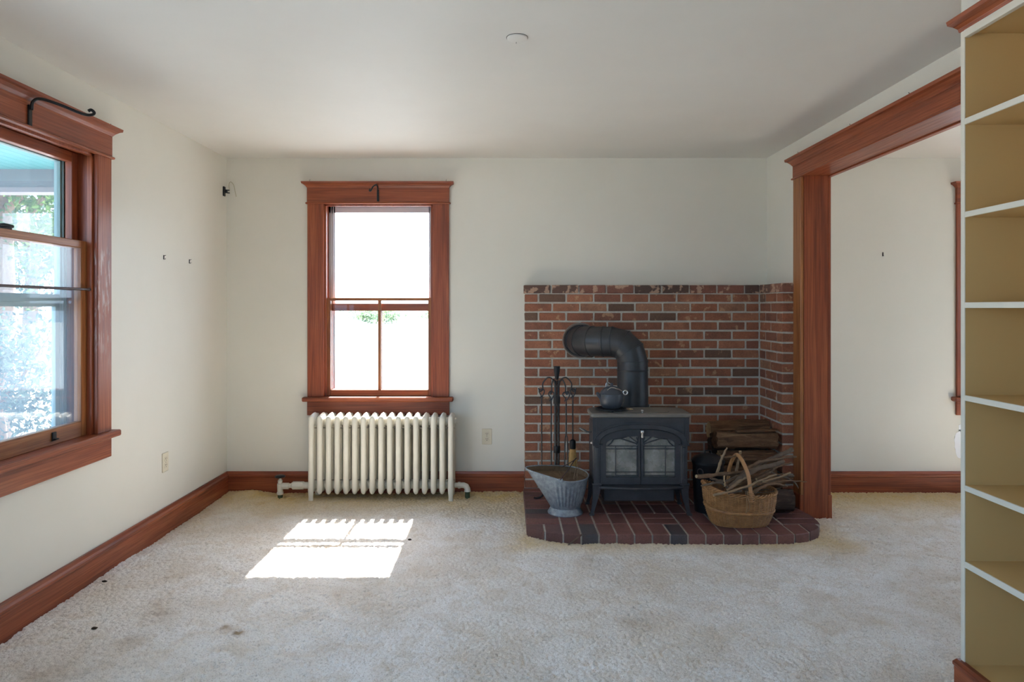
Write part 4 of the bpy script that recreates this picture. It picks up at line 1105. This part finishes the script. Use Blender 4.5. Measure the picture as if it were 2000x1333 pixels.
# ------------------------------------------------------------------ ash bucket in the dark between stove and logs
AX, AY = 1.292, 4.385
ab = empty('ash_bucket', (AX, AY, ZH), label='black metal lidded ash bucket in the shade right of the stove', cat='bucket')
MB().lathe([(0.086, 0.0), (0.088, 0.004), (0.097, 0.30), (0.101, 0.305), (0.101, 0.312), (0.097, 0.316)], (AX, AY, ZH), 32).build('body', 'iron_black', ab, 40)
MB().lathe([(0.103, 0.308), (0.104, 0.322), (0.085, 0.345), (0.050, 0.362), (0.012, 0.369)], (AX, AY, ZH), 32).build('lid', 'iron_black', ab, 40)
MB().tube([(AX-0.02, AY, ZH+0.366), (AX-0.018, AY, ZH+0.385), (AX+0.018, AY, ZH+0.385), (AX+0.02, AY, ZH+0.366)], 0.004, 6).build('lid_handle', 'iron_black', ab, 40)
cc = Vector((AX-0.066, AY-0.072, ZH+0.265)); nn_ = Vector((-0.68, -0.73, 0)).normalized(); tt_ = Vector((0.73, -0.68, 0))
MB().tube([cc+nn_*0.008+(tt_*math.cos(a)+Vector((0, 0, 1))*math.sin(a))*0.020 for a in np.linspace(0, 2*math.pi, 17)[:-1]], 0.003, 6, close=True).build('ear', 'dark_bronze', ab, 60)

# ------------------------------------------------------------------ firewood
def log(x0, x1, y, z, r, mat, label, seed, tilt=0.0, yaw=0.0, split=False, group='stacked firewood logs'):
    rr_ = random.Random(seed); n = 30; rs = []; K = 22
    ph = [rr_.uniform(0, 6.28) for _ in range(4)]
    prof = [1+0.07*math.sin(2*(2*math.pi*i/n)+ph[0])+0.05*math.sin(3*(2*math.pi*i/n)+ph[1])+0.06*rr_.uniform(-1, 1) for i in range(n)]
    if split: prof = [p*(0.70 if 0.05 < (i/n) < 0.45 else 1.0) for i, p in enumerate(prof)]
    for k in range(K+1):
        t = k/K; x = x0+(x1-x0)*t; w = 1+0.05*math.sin(5*t+ph[2])
        cy = y+yaw*(t-0.5)+0.004*math.sin(7*t+ph[3]); cz_ = z+tilt*(t-0.5)
        rs.append([(x+(0 if 0 < k < K else rr_.uniform(-0.004, 0.004)), cy+r*w*(p+0.045*rr_.uniform(-1, 1)+0.05*math.sin(9*t+i*1.7+ph[1]))*math.cos(2*math.pi*i/n), cz_+r*w*(p+0.045*rr_.uniform(-1, 1)+0.05*math.sin(9*t+i*1.7+ph[1]))*math.sin(2*math.pi*i/n)) for i, p in enumerate(prof)])
    root = empty('firewood_log', ((x0+x1)/2, y, z-r), label=label, cat='log', group=group)
    MB().rings(rs, cap=False).build('bark', mat, root, 50)
    for k, d_ in ((0, -1), (K, 1)):
        c0 = np.mean(np.array([tuple(p) for p in rs[k]]), 0)
        vs = [tuple(c0+np.array([d_*0.002, 0, 0]))]+[tuple(p) for p in rs[k]]
        finish('cut_end', vs, [(0, 1+i, 1+(i+1) % n) for i in range(n)], 'cut_wood' if mat == 'bark_brown' and rr_.random() < 0.4 else mat, root, 50)
log(1.405, 1.800, 4.330, ZH+0.079, 0.076, 'bark_dark', 'thick dark rough-barked log lowest and nearest behind the wicker basket', 11)
log(1.41, 1.765, 4.365, ZH+0.204, 0.050, 'bark_brown', 'pale barked log lying on the thick dark log behind the basket', 12, split=True)
log(1.42, 1.80, 4.555, ZH+0.072, 0.070, 'bark_dark', 'dark log at the bottom of the stack behind the basket', 13)
log(1.43, 1.785, 4.56, ZH+0.203, 0.060, 'bark_brown', 'split brown log second from the bottom of the stack', 14)
log(1.415, 1.79, 4.555, ZH+0.312, 0.052, 'bark_brown', 'reddish brown log just above the basket handle', 15, split=True)
log(1.39, 1.79, 4.565, ZH+0.418, 0.060, 'bark_brown', 'thick weathered brown log second from the top of the stack', 16)
log(1.395, 1.80, 4.725, ZH+0.468, 0.056, 'bark_brown', 'topmost brown log at the back against the bricks', 17, tilt=0.015)
for k, (z, r, w) in enumerate(((0.078, 0.072, 'lowest'), (0.215, 0.062, 'middle'), (0.345, 0.062, 'uppermost'))):
    log(1.41, 1.80, 4.745, ZH+z, r, 'bark_dark', w+' of the three dark logs in the shaded back row under the topmost log', 20+k, group='back row of firewood')
m = MB(); rs = []
for t in np.linspace(0, 1, 7):
    p = Vector((1.52+0.275*t, 4.53, ZH+0.481+0.010*t)); h = 0.010+0.006*math.sin(3*t)
    rs.append([(p.x, p.y-0.022, p.z-h*0.3), (p.x, p.y+0.03, p.z-h*0.4), (p.x, p.y+0.02, p.z+h*0.5), (p.x, p.y-0.018, p.z+h*0.4)])
m.rings(rs).build('kindling_split', 'bark_brown', None, label='thin split of kindling lying on the weathered log near the top', cat='kindling')

# ------------------------------------------------------------------ wicker basket with sticks
QX, QY = 1.405, 4.135
bs = empty('wicker_basket', (QX, QY, ZH), label='brown woven wicker basket full of sticks at the hearth edge', cat='basket')
TILT = 0.035
def bas(a, t, off=0.0):
    """point on the basket wall: angle a, height 0..1"""
    n_ = 2.6; c_, s_ = math.cos(a), math.sin(a)
    ex = math.copysign(abs(c_)**(2/n_), c_); ey = math.copysign(abs(s_)**(2/n_), s_)
    bul = 1-0.22*(1-t)**2.2
    hx = 0.212*bul*(1.0 if t < 0.99 else 1.0)+off; hy = 0.135*bul+off
    zt = 0.190+0.028*abs(c_)**2-TILT*c_*0.55
    x = QX+hx*ex; y = QY+hy*ey
    return Vector((x, y, ZH+0.006+zt*t))
NSt = 44
sk = MB()
for k in range(NSt):
    a = 2*math.pi*k/NSt
    sk.tube([bas(a, t) for t in (0, 0.06, 0.2, 0.4, 0.6, 0.8, 1.0)], 0.0046, 6)
sk.build('stakes', 'wicker', bs, 60, kind='stuff')
wv = MB(); rowsN = 38
for r in range(rowsN):
    t = 0.02+0.94*r/(rowsN-1); pts = []
    nseg = NSt*2
    for k in range(nseg):
        a = 2*math.pi*k/nseg
        ph = math.cos(math.pi*k/1.0+math.pi*(r % 2))*1.0 if k % 1 == 0 else 0
        o = 0.0048*math.cos(NSt/2*a*1.0+math.pi*(r % 2))
        pts.append(bas(a, t, o))
    wv.tube(pts, 0.0024, 5, close=True)
wv.build('weave', 'wicker', bs, 60, kind='stuff')
for t, rad_ in ((0.42, 0.0055), (0.445, 0.0055)):
    MB().tube([bas(2*math.pi*k/88, t, 0.004+0.002*math.sin(k*1.6+t*200)) for k in range(88)], rad_, 6, close=True).build('waling_band', 'wicker', bs, 60)
for ph in range(3):
    MB().tube([bas(2*math.pi*k/120, 0.985)+Vector((0, 0, 0.008*math.sin(2*math.pi*k/120*16+ph*2.09)))+(bas(2*math.pi*k/120, 0.985, 0.01)-bas(2*math.pi*k/120, 0.985)).normalized()*0.007*math.cos(2*math.pi*k/120*16+ph*2.09) for k in range(120)], 0.0052, 6, close=True).build('rim_braid', 'wicker', bs, 60)
m = MB(); m.rings([[tuple(bas(2*math.pi*k/44, 0.0)+Vector((0, 0, -0.005))) for k in range(44)], [tuple(bas(2*math.pi*k/44, 0.0)+Vector((0, 0, 0.004))) for k in range(44)]]); m.build('bottom', 'wicker', bs)
hp = smooth_path([(QX+0.022, QY-0.142, ZH+0.165), (QX+0.020, QY-0.146, ZH+0.22), (QX+0.012, QY-0.115, ZH+0.33), (QX-0.006, QY-0.03, ZH+0.405), (QX-0.012, QY+0.04, ZH+0.395), (QX-0.02, QY+0.11, ZH+0.31), (QX-0.022, QY+0.140, ZH+0.20), (QX-0.022, QY+0.138, ZH+0.15)], 6)
MB().tube(hp, 0.0115, 9).build('handle', 'wicker_handle', bs, 60)
hb_ = MB()
for k in range(5):
    z = ZH+0.175+0.012*k
    hb_.tube([(QX+0.022+0.016*math.cos(a), QY-0.143+0.015*math.sin(a), z+0.004*math.sin(a)) for a in np.linspace(0, 2*math.pi, 13)[:-1]], 0.0035, 5, close=True)
hb_.build('handle_binding', 'wicker', bs, 60)
lp = smooth_path([P(1456, 960, 3.985), P(1458, 975, 3.975), P(1459, 992, 3.975), P(1456.5, 1003, 3.98), P(1459, 1001, 3.98), P(1464, 993, 3.975), P(1463.5, 985, 3.972), P(1461, 972, 3.975), P(1459, 960, 3.985)], 5)
MB().tube(lp, 0.0018, 5).build('string_loop', 'twig_pale', bs, 60)

def zp(x, y, d): return P(1340+x*0.1425, 860+y*0.1425, d)
ST = [ # points in crop pixels + distance, diameters (crop px), material, label
 ([(145, 500, 4.02), (330, 485, 4.06), (560, 465, 4.12), (780, 440, 4.18)], (56, 62, 56, 50), 'bark_twig', 'thick stick with pale cut end poking out left over the basket rim'),
 ([(560, 660, 4.13), (830, 420, 4.17), (1000, 320, 4.20), (1250, 220, 4.22), (1450, 130, 4.25)], (70, 68, 62, 58, 64), 'bark_twig_grey', 'longest grey stick rising to the upper right of the basket'),
 ([(700, 560, 4.08), (960, 325, 4.12), (1180, 275, 4.15), (1400, 235, 4.17), (1505, 235, 4.18)], (48, 46, 42, 34, 28), 'bark_twig', 'brown stick just under the longest grey stick'),
 ([(600, 640, 4.07), (830, 470, 4.08), (1000, 385, 4.10), (1200, 340, 4.12), (1340, 290, 4.14)], (72, 78, 72, 66, 56), 'bark_twig_grey', 'fattest grey stick crossing the middle of the basket'),
 ([(880, 560, 4.14), (1130, 420, 4.18), (1300, 350, 4.20), (1445, 310, 4.22)], (34, 34, 30, 26), 'bark_twig', 'thin brown stick ending below the longest stick at right'),
 ([(420, 470, 4.10), (460, 330, 4.12), (510, 205, 4.13), (560, 105, 4.14)], (44, 42, 34, 20), 'twig_pale', 'forked pale stick standing upright at the left of the basket'),
 ([(500, 235, 4.13), (620, 235, 4.13), (700, 205, 4.13), (760, 215, 4.13), (800, 265, 4.13)], (26, 24, 22, 22, 10), 'bark_twig', 'crooked twig lying across the top of the basket handle'),
 ([(690, 440, 4.22), (720, 280, 4.21), (745, 150, 4.20)], (44, 44, 42), 'twig_pale', 'short blunt pale stick standing behind the basket handle'),
 ([(370, 755, 3.985), (560, 715, 3.975), (830, 640, 3.965), (1010, 555, 4.00), (1235, 472, 4.06)], (40, 34, 28, 28, 26), 'twig_pale', 'long pale stick slanting across the front rim of the basket'),
 ([(570, 740, 4.00), (650, 722, 4.01), (760, 700, 4.04)], (22, 30, 30), 'bark_twig_grey', 'short grey stub beside the basket handle foot'),
 ([(930, 715, 4.04), (1050, 640, 4.04), (1160, 602, 4.04), (1280, 610, 4.05), (1385, 640, 4.06)], (56, 50, 40, 34, 24), 'bark_twig', 'bent brown stick lying over the right rim of the basket'),
 ([(850, 610, 4.04), (1100, 590, 4.06), (1420, 560, 4.08), (1650, 572, 4.10)], (22, 20, 18, 12), 'bark_twig', 'thinnest long twig reaching furthest right past the wooden post'),
 ([(1150, 440, 4.10), (1260, 480, 4.10), (1400, 530, 4.10), (1500, 600, 4.09), (1540, 665, 4.08)], (24, 22, 20, 20, 8), 'bark_twig_grey', 'grey twig curling down at the right end of the bundle'),
 ([(212, 625, 4.05), (330, 600, 4.05), (450, 580, 4.06), (540, 620, 4.06), (590, 680, 4.06)], (18, 34, 38, 38, 36), 'bark_twig_grey', 'grey stick bent over the left rim of the basket'),
 ([(525, 492, 4.03), (526, 560, 4.03), (530, 640, 4.04)], (22, 18, 18), 'cut_wood', 'short pale splinter standing at the left of the basket'),
 ([(960, 540, 4.10), (1080, 480, 4.12), (1195, 412, 4.13)], (46, 44, 40), 'bark_twig', 'short brown stick in the right half of the bundle'),
 ([(1060, 570, 4.07), (1250, 520, 4.09), (1430, 452, 4.11)], (32, 30, 26), 'twig_pale', 'pale stick pointing right above the thin twig'),
 ([(540, 600, 4.09), (680, 530, 4.11), (840, 440, 4.13)], (46, 46, 42), 'bark_twig', 'brown stick left of the basket handle under the thick one'),
 ([(560, 690, 4.05), (700, 590, 4.06), (820, 510, 4.07)], (40, 46, 40), 'twig_pale', 'tan stick directly behind the front of the basket handle'),
 ([(330, 520, 4.12), (420, 550, 4.11), (560, 560, 4.10), (700, 490, 4.12)], (34, 40, 38, 34), 'bark_twig_grey', 'knobbly grey stick under the thick stick at left'),
 ([(1100, 600, 4.13), (1300, 500, 4.15), (1480, 490, 4.16)], (40, 36, 34), 'bark_twig_grey', 'dark grey stick low at the right of the bundle'),
 ([(790, 260, 4.15), (810, 360, 4.14), (840, 450, 4.12)], (26, 30, 34), 'bark_twig_grey', 'dark stick curving down behind the handle arch'),
]
for pts, dia, mt, lab in ST:
    pr = [zp(*p) for p in pts]; sp = smooth_path(pr, 5)
    rd = np.interp(np.linspace(0, 1, len(sp)), np.linspace(0, 1, len(dia)), dia)*0.1425/2*(pr[0].y/F)
    rd = [float(r)*random.uniform(0.84, 1.14) for r in rd]
    sp = [p+Vector((random.uniform(-1, 1), random.uniform(-1, 1), random.uniform(-1, 1)))*0.0024 for p in sp]
    root = empty('stick', sp[0], label=lab, cat='stick', group='sticks in the wicker basket')
    MB().tube(sp, rd, 8, cap=False).build('bark', mt, root, 60)
    for e in (0, -1):
        d0 = (sp[e]-sp[1 if e == 0 else -2]).normalized()
        MB().tube([sp[e]-d0*0.001, sp[e]+d0*0.001], [rd[e]*0.99, rd[e]*0.94], 8).build('cut_end', 'cut_wood', root)

for k in range(14):
    a = Vector((QX+random.uniform(-0.10, 0.05), QY+random.uniform(-0.07, 0.07), ZH+random.uniform(0.18, 0.23)))
    L_ = random.uniform(0.16, 0.34); an = random.uniform(0.05, 0.55)
    b = a+Vector((L_*math.cos(an), random.uniform(-0.03, 0.05), L_*math.sin(an)*0.8)); mid = a.lerp(b, 0.5)+Vector((0, 0, random.uniform(-0.015, 0.02)))
    MB().tube(smooth_path([a, mid, b], 5), [0.0042-0.00028*q for q in range(11)], 6).build('stick', random.choice(['bark_twig', 'bark_twig_grey', 'twig_pale']), None, 60, label='thin brown twig within the bundle of sticks in the wicker basket', cat='stick', group='thin twigs in the wicker basket')

# ------------------------------------------------------------------ small things
def outlet(T, u, z, label):
    root = empty('wall_outlet', T(u, 0, z-0.058), label=label, cat='outlet')
    tb(MB(), T, u-0.036, u+0.036, -0.006, 0.0, z-0.0585, z+0.0585, 0.003).build('cover_plate', 'outlet_ivory', root)
    for dz in (0.0195, -0.0195):
        s = tb(MB(), T, u-0.0165, u+0.0165, -0.008, -0.005, z+dz-0.0145, z+dz+0.0145, 0.003).build('socket', 'outlet_ivory', root)
        for du in (-0.0063, 0.0063): tb(MB(), T, u+du-0.0014, u+du+0.0014, -0.0085, -0.0079, z+dz-0.001, z+dz+0.008).build('slot', 'slot_dark', s)
        tb(MB(), T, u-0.0025, u+0.0025, -0.0085, -0.0079, z+dz-0.010, z+dz-0.005, 0.001).build('slot', 'slot_dark', s)
    tb(MB(), T, u-0.002, u+0.002, -0.0075, -0.0055, z-0.002, z+0.002, 0.0008).build('screw', 'slot_dark', root)
outlet(back_T, -0.147, 0.411, 'ivory double wall outlet between the radiator and the bricks')
outlet(left_T, 4.119, 0.428, 'ivory double wall outlet low on the left wall beyond the porch window')

# round blank plate on the ceiling
cp = empty('ceiling_cover_plate', (0.042, 2.79, ZC-0.01), label='round white blank cover plate on the ceiling', cat='cover plate')
MB().lathe([(0.036, -0.0075), (0.041, -0.006), (0.0425, -0.002), (0.0425, 0.0)], (0.042, 2.79, ZC), 32).build('disc', 'ceiling_paint', cp, 30)
MB().lathe([(0.0445, -0.0012), (0.0445, 0.0)], (0.042, 2.79, ZC), 32).build('gap_ring', 'slot_dark', cp)
MB().box(0.0375, 0.0395, 2.818, 2.832, ZC-0.0085, ZC-0.006).build('notch', 'slot_dark', cp)

# corner sensor bracket with loose wire
q = P(440, 375, 4.985)
sb = empty('corner_bracket', (XL+0.02, 4.98, q.z-0.05), label='small black wall bracket with a loose wire high in the left corner', cat='bracket')
MB().box(XL, XL+0.012, 4.955, 4.985, q.z-0.034, q.z+0.036, 0.003).build('plate', 'iron_black', sb)
m = MB(); m.box(XL+0.012, XL+0.030, 4.962, 4.978, q.z-0.012, q.z+0.014, 0.003); m.box(XL+0.028, XL+0.044, 4.962, 4.978, q.z+0.006, q.z+0.013, 0.002); m.box(XL+0.028, XL+0.046, 4.962, 4.978, q.z-0.014, q.z-0.007, 0.002); m.build('clamp', 'iron_black', sb)
MB().tube(smooth_path([(XL+0.022, 5.028, q.z+0.02), (XL+0.020, 5.02, q.z+0.055), (XL+0.035, 5.012, q.z+0.078), (XL+0.058, 5.012, q.z+0.055), (XL+0.068, 5.015, q.z+0.005), (XL+0.074, 5.02, q.z-0.030)], 6), 0.0022, 6).build('wire', 'cord', sb, 60)

# iron plant hooks on both window heads
hk = empty('plant_hook', (XL+0.03, 2.915, 2.13), label='black iron scroll plant hook on the head of the porch window', cat='plant hook')
xh = XL+0.026
MB().box(xh-0.002, xh+0.006, 2.903, 2.925, 2.135, 2.225, 0.002).build('back_plate', 'iron_black', hk)
MB().tube(smooth_path([(xh+0.010, 2.914, 2.205), (xh+0.014, 2.916, 2.240), (xh+0.04, 2.93, 2.256), (xh+0.10, 2.965, 2.240), (xh+0.165, 3.005, 2.215), (xh+0.195, 3.022, 2.213), (xh+0.207, 3.030, 2.224), (xh+0.197, 3.024, 2.236), (xh+0.187, 3.018, 2.229)], 6), 0.0065, 8).build('arm', 'iron_black', hk, 60)
xh = (W1[0]+W1[1])/2
hk = empty('plant_hook', (xh, D-0.05, 2.13), label='black iron plant hook seen end-on over the radiator window', cat='plant hook')
MB().box(xh-0.008, xh+0.008, D-0.032, D-0.023, 2.14, 2.225, 0.002).build('back_plate', 'iron_black', hk)
MB().tube(smooth_path([(xh, D-0.034, 2.205), (xh, D-0.045, 2.245), (xh-0.003, D-0.09, 2.250), (xh-0.008, D-0.17, 2.222), (xh-0.012, D-0.205, 2.196), (xh-0.018, D-0.218, 2.184), (xh-0.026, D-0.208, 2.190), (xh-0.024, D-0.198, 2.200)], 6), 0.0055, 8).build('arm', 'iron_black', hk, 60)

# tension curtain rod across the porch window
rod = empty('curtain_rod', (XL-0.012, 2.915, 1.44), label='thin brown tension rod across the porch window', cat='curtain rod')
MB().tube([(XL-0.012, W2[0]+0.014, 1.450), (XL-0.012, W2[1]-0.014, 1.450)], 0.0065, 10).build('tube', 'dark_bronze', rod, 40)
for y, s in ((W2[1], -1), (W2[0], 1)): MB().tube([(XL-0.012, y, 1.450), (XL-0.012, y+s*0.02, 1.450)], [0.010, 0.0085], 10).build('end_cap', 'dark_bronze', rod, 40)

# picture hooks / nails in the walls
for y, z, lab in ((4.105, 1.663, 'small dark picture hook in the left wall nearer the porch window'), (4.436, 1.661, 'small dark picture hook in the left wall nearer the corner')):
    m = MB(); m.box(XL, XL+0.0025, y-0.004, y+0.004, z-0.013, z+0.013); m.tube([(XL+0.002, y, z+0.008), (XL+0.014, y, z+0.012)], 0.0016, 5); m.tube([(XL+0.002, y, z-0.011), (XL+0.010, y, z-0.012), (XL+0.012, y, z-0.005)], 0.0016, 5)
    m.build('picture_hook', 'slot_dark', None, label=lab, cat='picture hook')
z = 1.754; xh = 2.77
m = MB(); m.box(xh-0.004, xh+0.004, D-0.003, D, z-0.014, z+0.014); m.tube([(xh, D-0.002, z+0.010), (xh-0.008, D-0.012, z+0.014)], 0.0018, 5); m.tube([(xh, D-0.002, z-0.008), (xh, D-0.012, z-0.010)], 0.0018, 5)
m.build('picture_hook', 'dark_bronze', None, label='small brass picture hook on the adjoining room wall', cat='picture hook')

# chipped paint patches under the adjoining window (bare white plaster with lifted paint edges)
for cx, cz_, rx, rz, sd in ((3.372, 0.475, 0.042, 0.055, 1), (3.345, 0.36, 0.050, 0.098, 2)):
    r_ = random.Random(sd); pts = []
    for i in range(22):
        a = 2*math.pi*i/22; k = 1+r_.uniform(-0.16, 0.16); pts.append((cx+rx*k*math.cos(a), cz_+rz*k*math.sin(a)))
    MB().prism(pts, 'y', D-0.0012, D+0.001).build('bare_plaster_patch', 'plaster_white', wb2)
    for i in range(0, 22, 3):
        a = pts[i]; b = pts[(i+1) % 22]
        MB().add([(a[0], D-0.001, a[1]), (b[0], D-0.001, b[1]), (b[0]*0.6+a[0]*0.4+0.3*(a[0]-cx)*0.1, D-0.008, b[1]*0.5+a[1]*0.5+0.02*(1 if a[1] > cz_ else -1)*0.3)], [(0, 1, 2)]).build('paint_flake', 'wall_paint', wb2)

# bits on the carpet and the twig at the hearth edge
for px, py, w, lab in ((204, 1139, 0.012, 'tiny dark crumb on the carpet nearer the left baseboard'), (184, 1231, 0.014, 'tiny dark crumb on the carpet at lower left'), (800, 1057, 0.012, 'tiny dark crumb on the carpet beside the sun patch')):
    d = F*H/(py-602); p = P(px, py, d)
    vs = MB(); r_ = random.Random(px)
    vs.rings([[(p.x+w*k*math.cos(a)*(1+0.3*r_.uniform(-1, 1)), p.y+0.6*w*k*math.sin(a), 0.004+z) for a in np.linspace(0, 2*math.pi, 9)[:-1]] for k, z in ((0.8, 0), (1.0, 0.004), (0.5, 0.008))])
    vs.build('carpet_crumb', 'debris', None, label=lab, cat='crumb')
MB().tube([P(1109, 1066, 3.89), P(1120, 1057.5, 3.905), P(1136, 1045, 3.93)], [0.0035, 0.0045, 0.0055], 7).build('fallen_twig', 'bark_twig_grey', None, 50, label='short grey twig leaning against the front edge of the hearth', cat='twig')

# ------------------------------------------------------------------ outside: porch, ground, greenery
ZG = -0.55
m = MB(); m.add([(-60, D+0.25, ZG), (60, D+0.25, ZG), (60, 90, ZG), (-60, 90, ZG)], [(0, 1, 2, 3)])
m.add([(-60, -60, ZG), (XL-WT, -60, ZG), (XL-WT, D+0.25, ZG), (-60, D+0.25, ZG)], [(0, 1, 2, 3)])
m.add([(XL-WT, -60, ZG), (60, -60, ZG), (60, YF-WT, ZG), (XL-WT, YF-WT, ZG)], [(0, 1, 2, 3)])
m.add([(XA+WT, YF-WT, ZG), (60, YF-WT, ZG), (60, D+0.25, ZG), (XA+WT, D+0.25, ZG)], [(0, 1, 2, 3)])
m.build('ground', 'ground_pale', None, origin=(0, 0, ZG), kind='structure', label='pale sunlit yard outside the windows', cat='ground')
PE, PZC, PW = 5.50, 2.476, -4.45
porch = empty('porch', (-3.4, 3.0, ZG), kind='structure', label='porch with turquoise board ceiling and grey beam outside the left window', cat='porch')
MB().box(PW, XL-WT, 2.22, PE+0.1, -0.32, -0.22).build('porch_floor', 'porch_grey', porch)
x = XL-WT; bw = 0.085; bi = 0
bd = shared(MB().box(0.003, bw-0.003, 2.22, PE, 0, 0.02, 0.003), 'porch_blue')
while x-bw > PW-0.01:
    place('ceiling_board', bd, (x-bw, 0, PZC), porch); x -= bw
MB().box(PW-0.1, XL-WT, PE, PE+0.13, PZC-0.145, PZC+0.05).build('end_beam', 'porch_grey', porch)
MB().box(PW-0.1, XL-WT, PE-0.01, PE+0.14, PZC-0.185, PZC-0.145).build('beam_trim', 'trim_rose', porch)
MB().box(PW-0.1, PW+0.03, 2.22, PE, PZC-0.17, PZC+0.05).build('front_beam', 'porch_grey', porch)
MB().box(PW-0.3, XL-WT, 2.15, PE+0.35, PZC+0.06, PZC+0.14).build('porch_roof', 'porch_grey', porch)
for yy in (PE+0.06, 2.3):
    MB().box(PW-0.05, PW+0.06, yy-0.055, yy+0.055, ZG, PZC-0.12, 0.008).build('post', 'siding', porch)

def leaf_mesh(nl, cen, rad, size, seed, hollow=0.35):
    r = np.random.default_rng(seed)
    d = r.normal(size=(nl, 3)); d /= np.linalg.norm(d, axis=1)[:, None]
    q = hollow+(1-hollow)*r.random(nl)**0.6
    lump = 1+0.25*np.sin(d[:, 0]*5+seed)+0.2*np.sin(d[:, 2]*6+seed*2)+0.15*np.sin(d[:, 1]*9+seed)
    c = np.array(cen)+d*np.array(rad)*(q*lump)[:, None]
    u = r.normal(size=(nl, 3)); u /= np.linalg.norm(u, axis=1)[:, None]
    w = np.cross(u, r.normal(size=(nl, 3))); w /= np.linalg.norm(w, axis=1)[:, None]
    s = size*(0.6+0.8*r.random(nl))[:, None]
    nrm = np.cross(u, w)*s*0.15
    v = np.stack([c-u*s, c+w*s*0.45+nrm, c+u*s, c-w*s*0.45+nrm], 1).reshape(-1, 3)
    f = [(4*i, 4*i+1, 4*i+2, 4*i+3) for i in range(nl)]
    return v, f
def tree(name, x, y, h, rx, rz, nl, size, seed, label, mat='leaf', trunk=True):
    root = empty(name, (x, y, ZG), label=label, cat='tree' if trunk else 'shrub', group='greenery beyond the porch')
    v, f = leaf_mesh(nl, (x, y, ZG+h-rz*0.9), (rx, rx, rz), size, seed)
    finish('foliage', v, f, mat, root, kind='stuff')
    r_ = random.Random(seed); m = MB()
    top = ZG+h-rz*0.8
    m.tube(smooth_path([(x, y, ZG-0.05), (x+0.1, y, ZG+(top-ZG)*0.5), (x-0.05, y+0.1, top)], 4), [0.035*h*(1-0.07*k) for k in range(9)], 8)
    for k in range(7):
        a = r_.uniform(0, 6.28); z0 = ZG+(top-ZG)*r_.uniform(0.45, 0.95)
        m.tube(smooth_path([(x, y, z0), (x+0.4*rx*math.cos(a), y+0.4*rx*math.sin(a), z0+0.35*rz), (x+0.8*rx*math.cos(a), y+0.8*rx*math.sin(a), z0+0.8*rz)], 3), [0.012*h, 0.010*h, 0.009*h, 0.008*h, 0.006*h, 0.005*h, 0.003*h], 6)
    m.build('trunk', 'bark_twig', root, 60)
tree('tree', -7.2, 9.6, 6.2, 1.9, 2.0, 9000, 0.055, 3, 'leafy tree nearest the porch seen through the left window')
tree('tree', -17.5, 25.0, 8.5, 3.6, 3.2, 7000, 0.12, 4, 'tallest leafy tree furthest off seen through the left window', 'leaf_haze')
tree('tree', -14.0, 15.2, 6.2, 2.6, 2.4, 7000, 0.08, 5, 'leafy tree at the far left beyond the porch', 'leaf_haze')
tree('shrub', -5.2, 6.9, 1.9, 0.75, 1.0, 5000, 0.035, 6, 'low rounded shrub close to the porch end', 'leaf_haze', False)
tree('shrub', -9.9, 11.3, 2.4, 1.1, 1.2, 4000, 0.05, 8, 'broad shrub left of the nearest tree', 'leaf_haze', False)
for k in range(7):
    tree('shrub', -34+k*9.0, 84+0.6*math.sin(k*3), 2.0, 4.3, 0.95, 3500, 0.16, 30+k, 'distant hedge shrub in a row across the yard', 'leaf_glare', False)
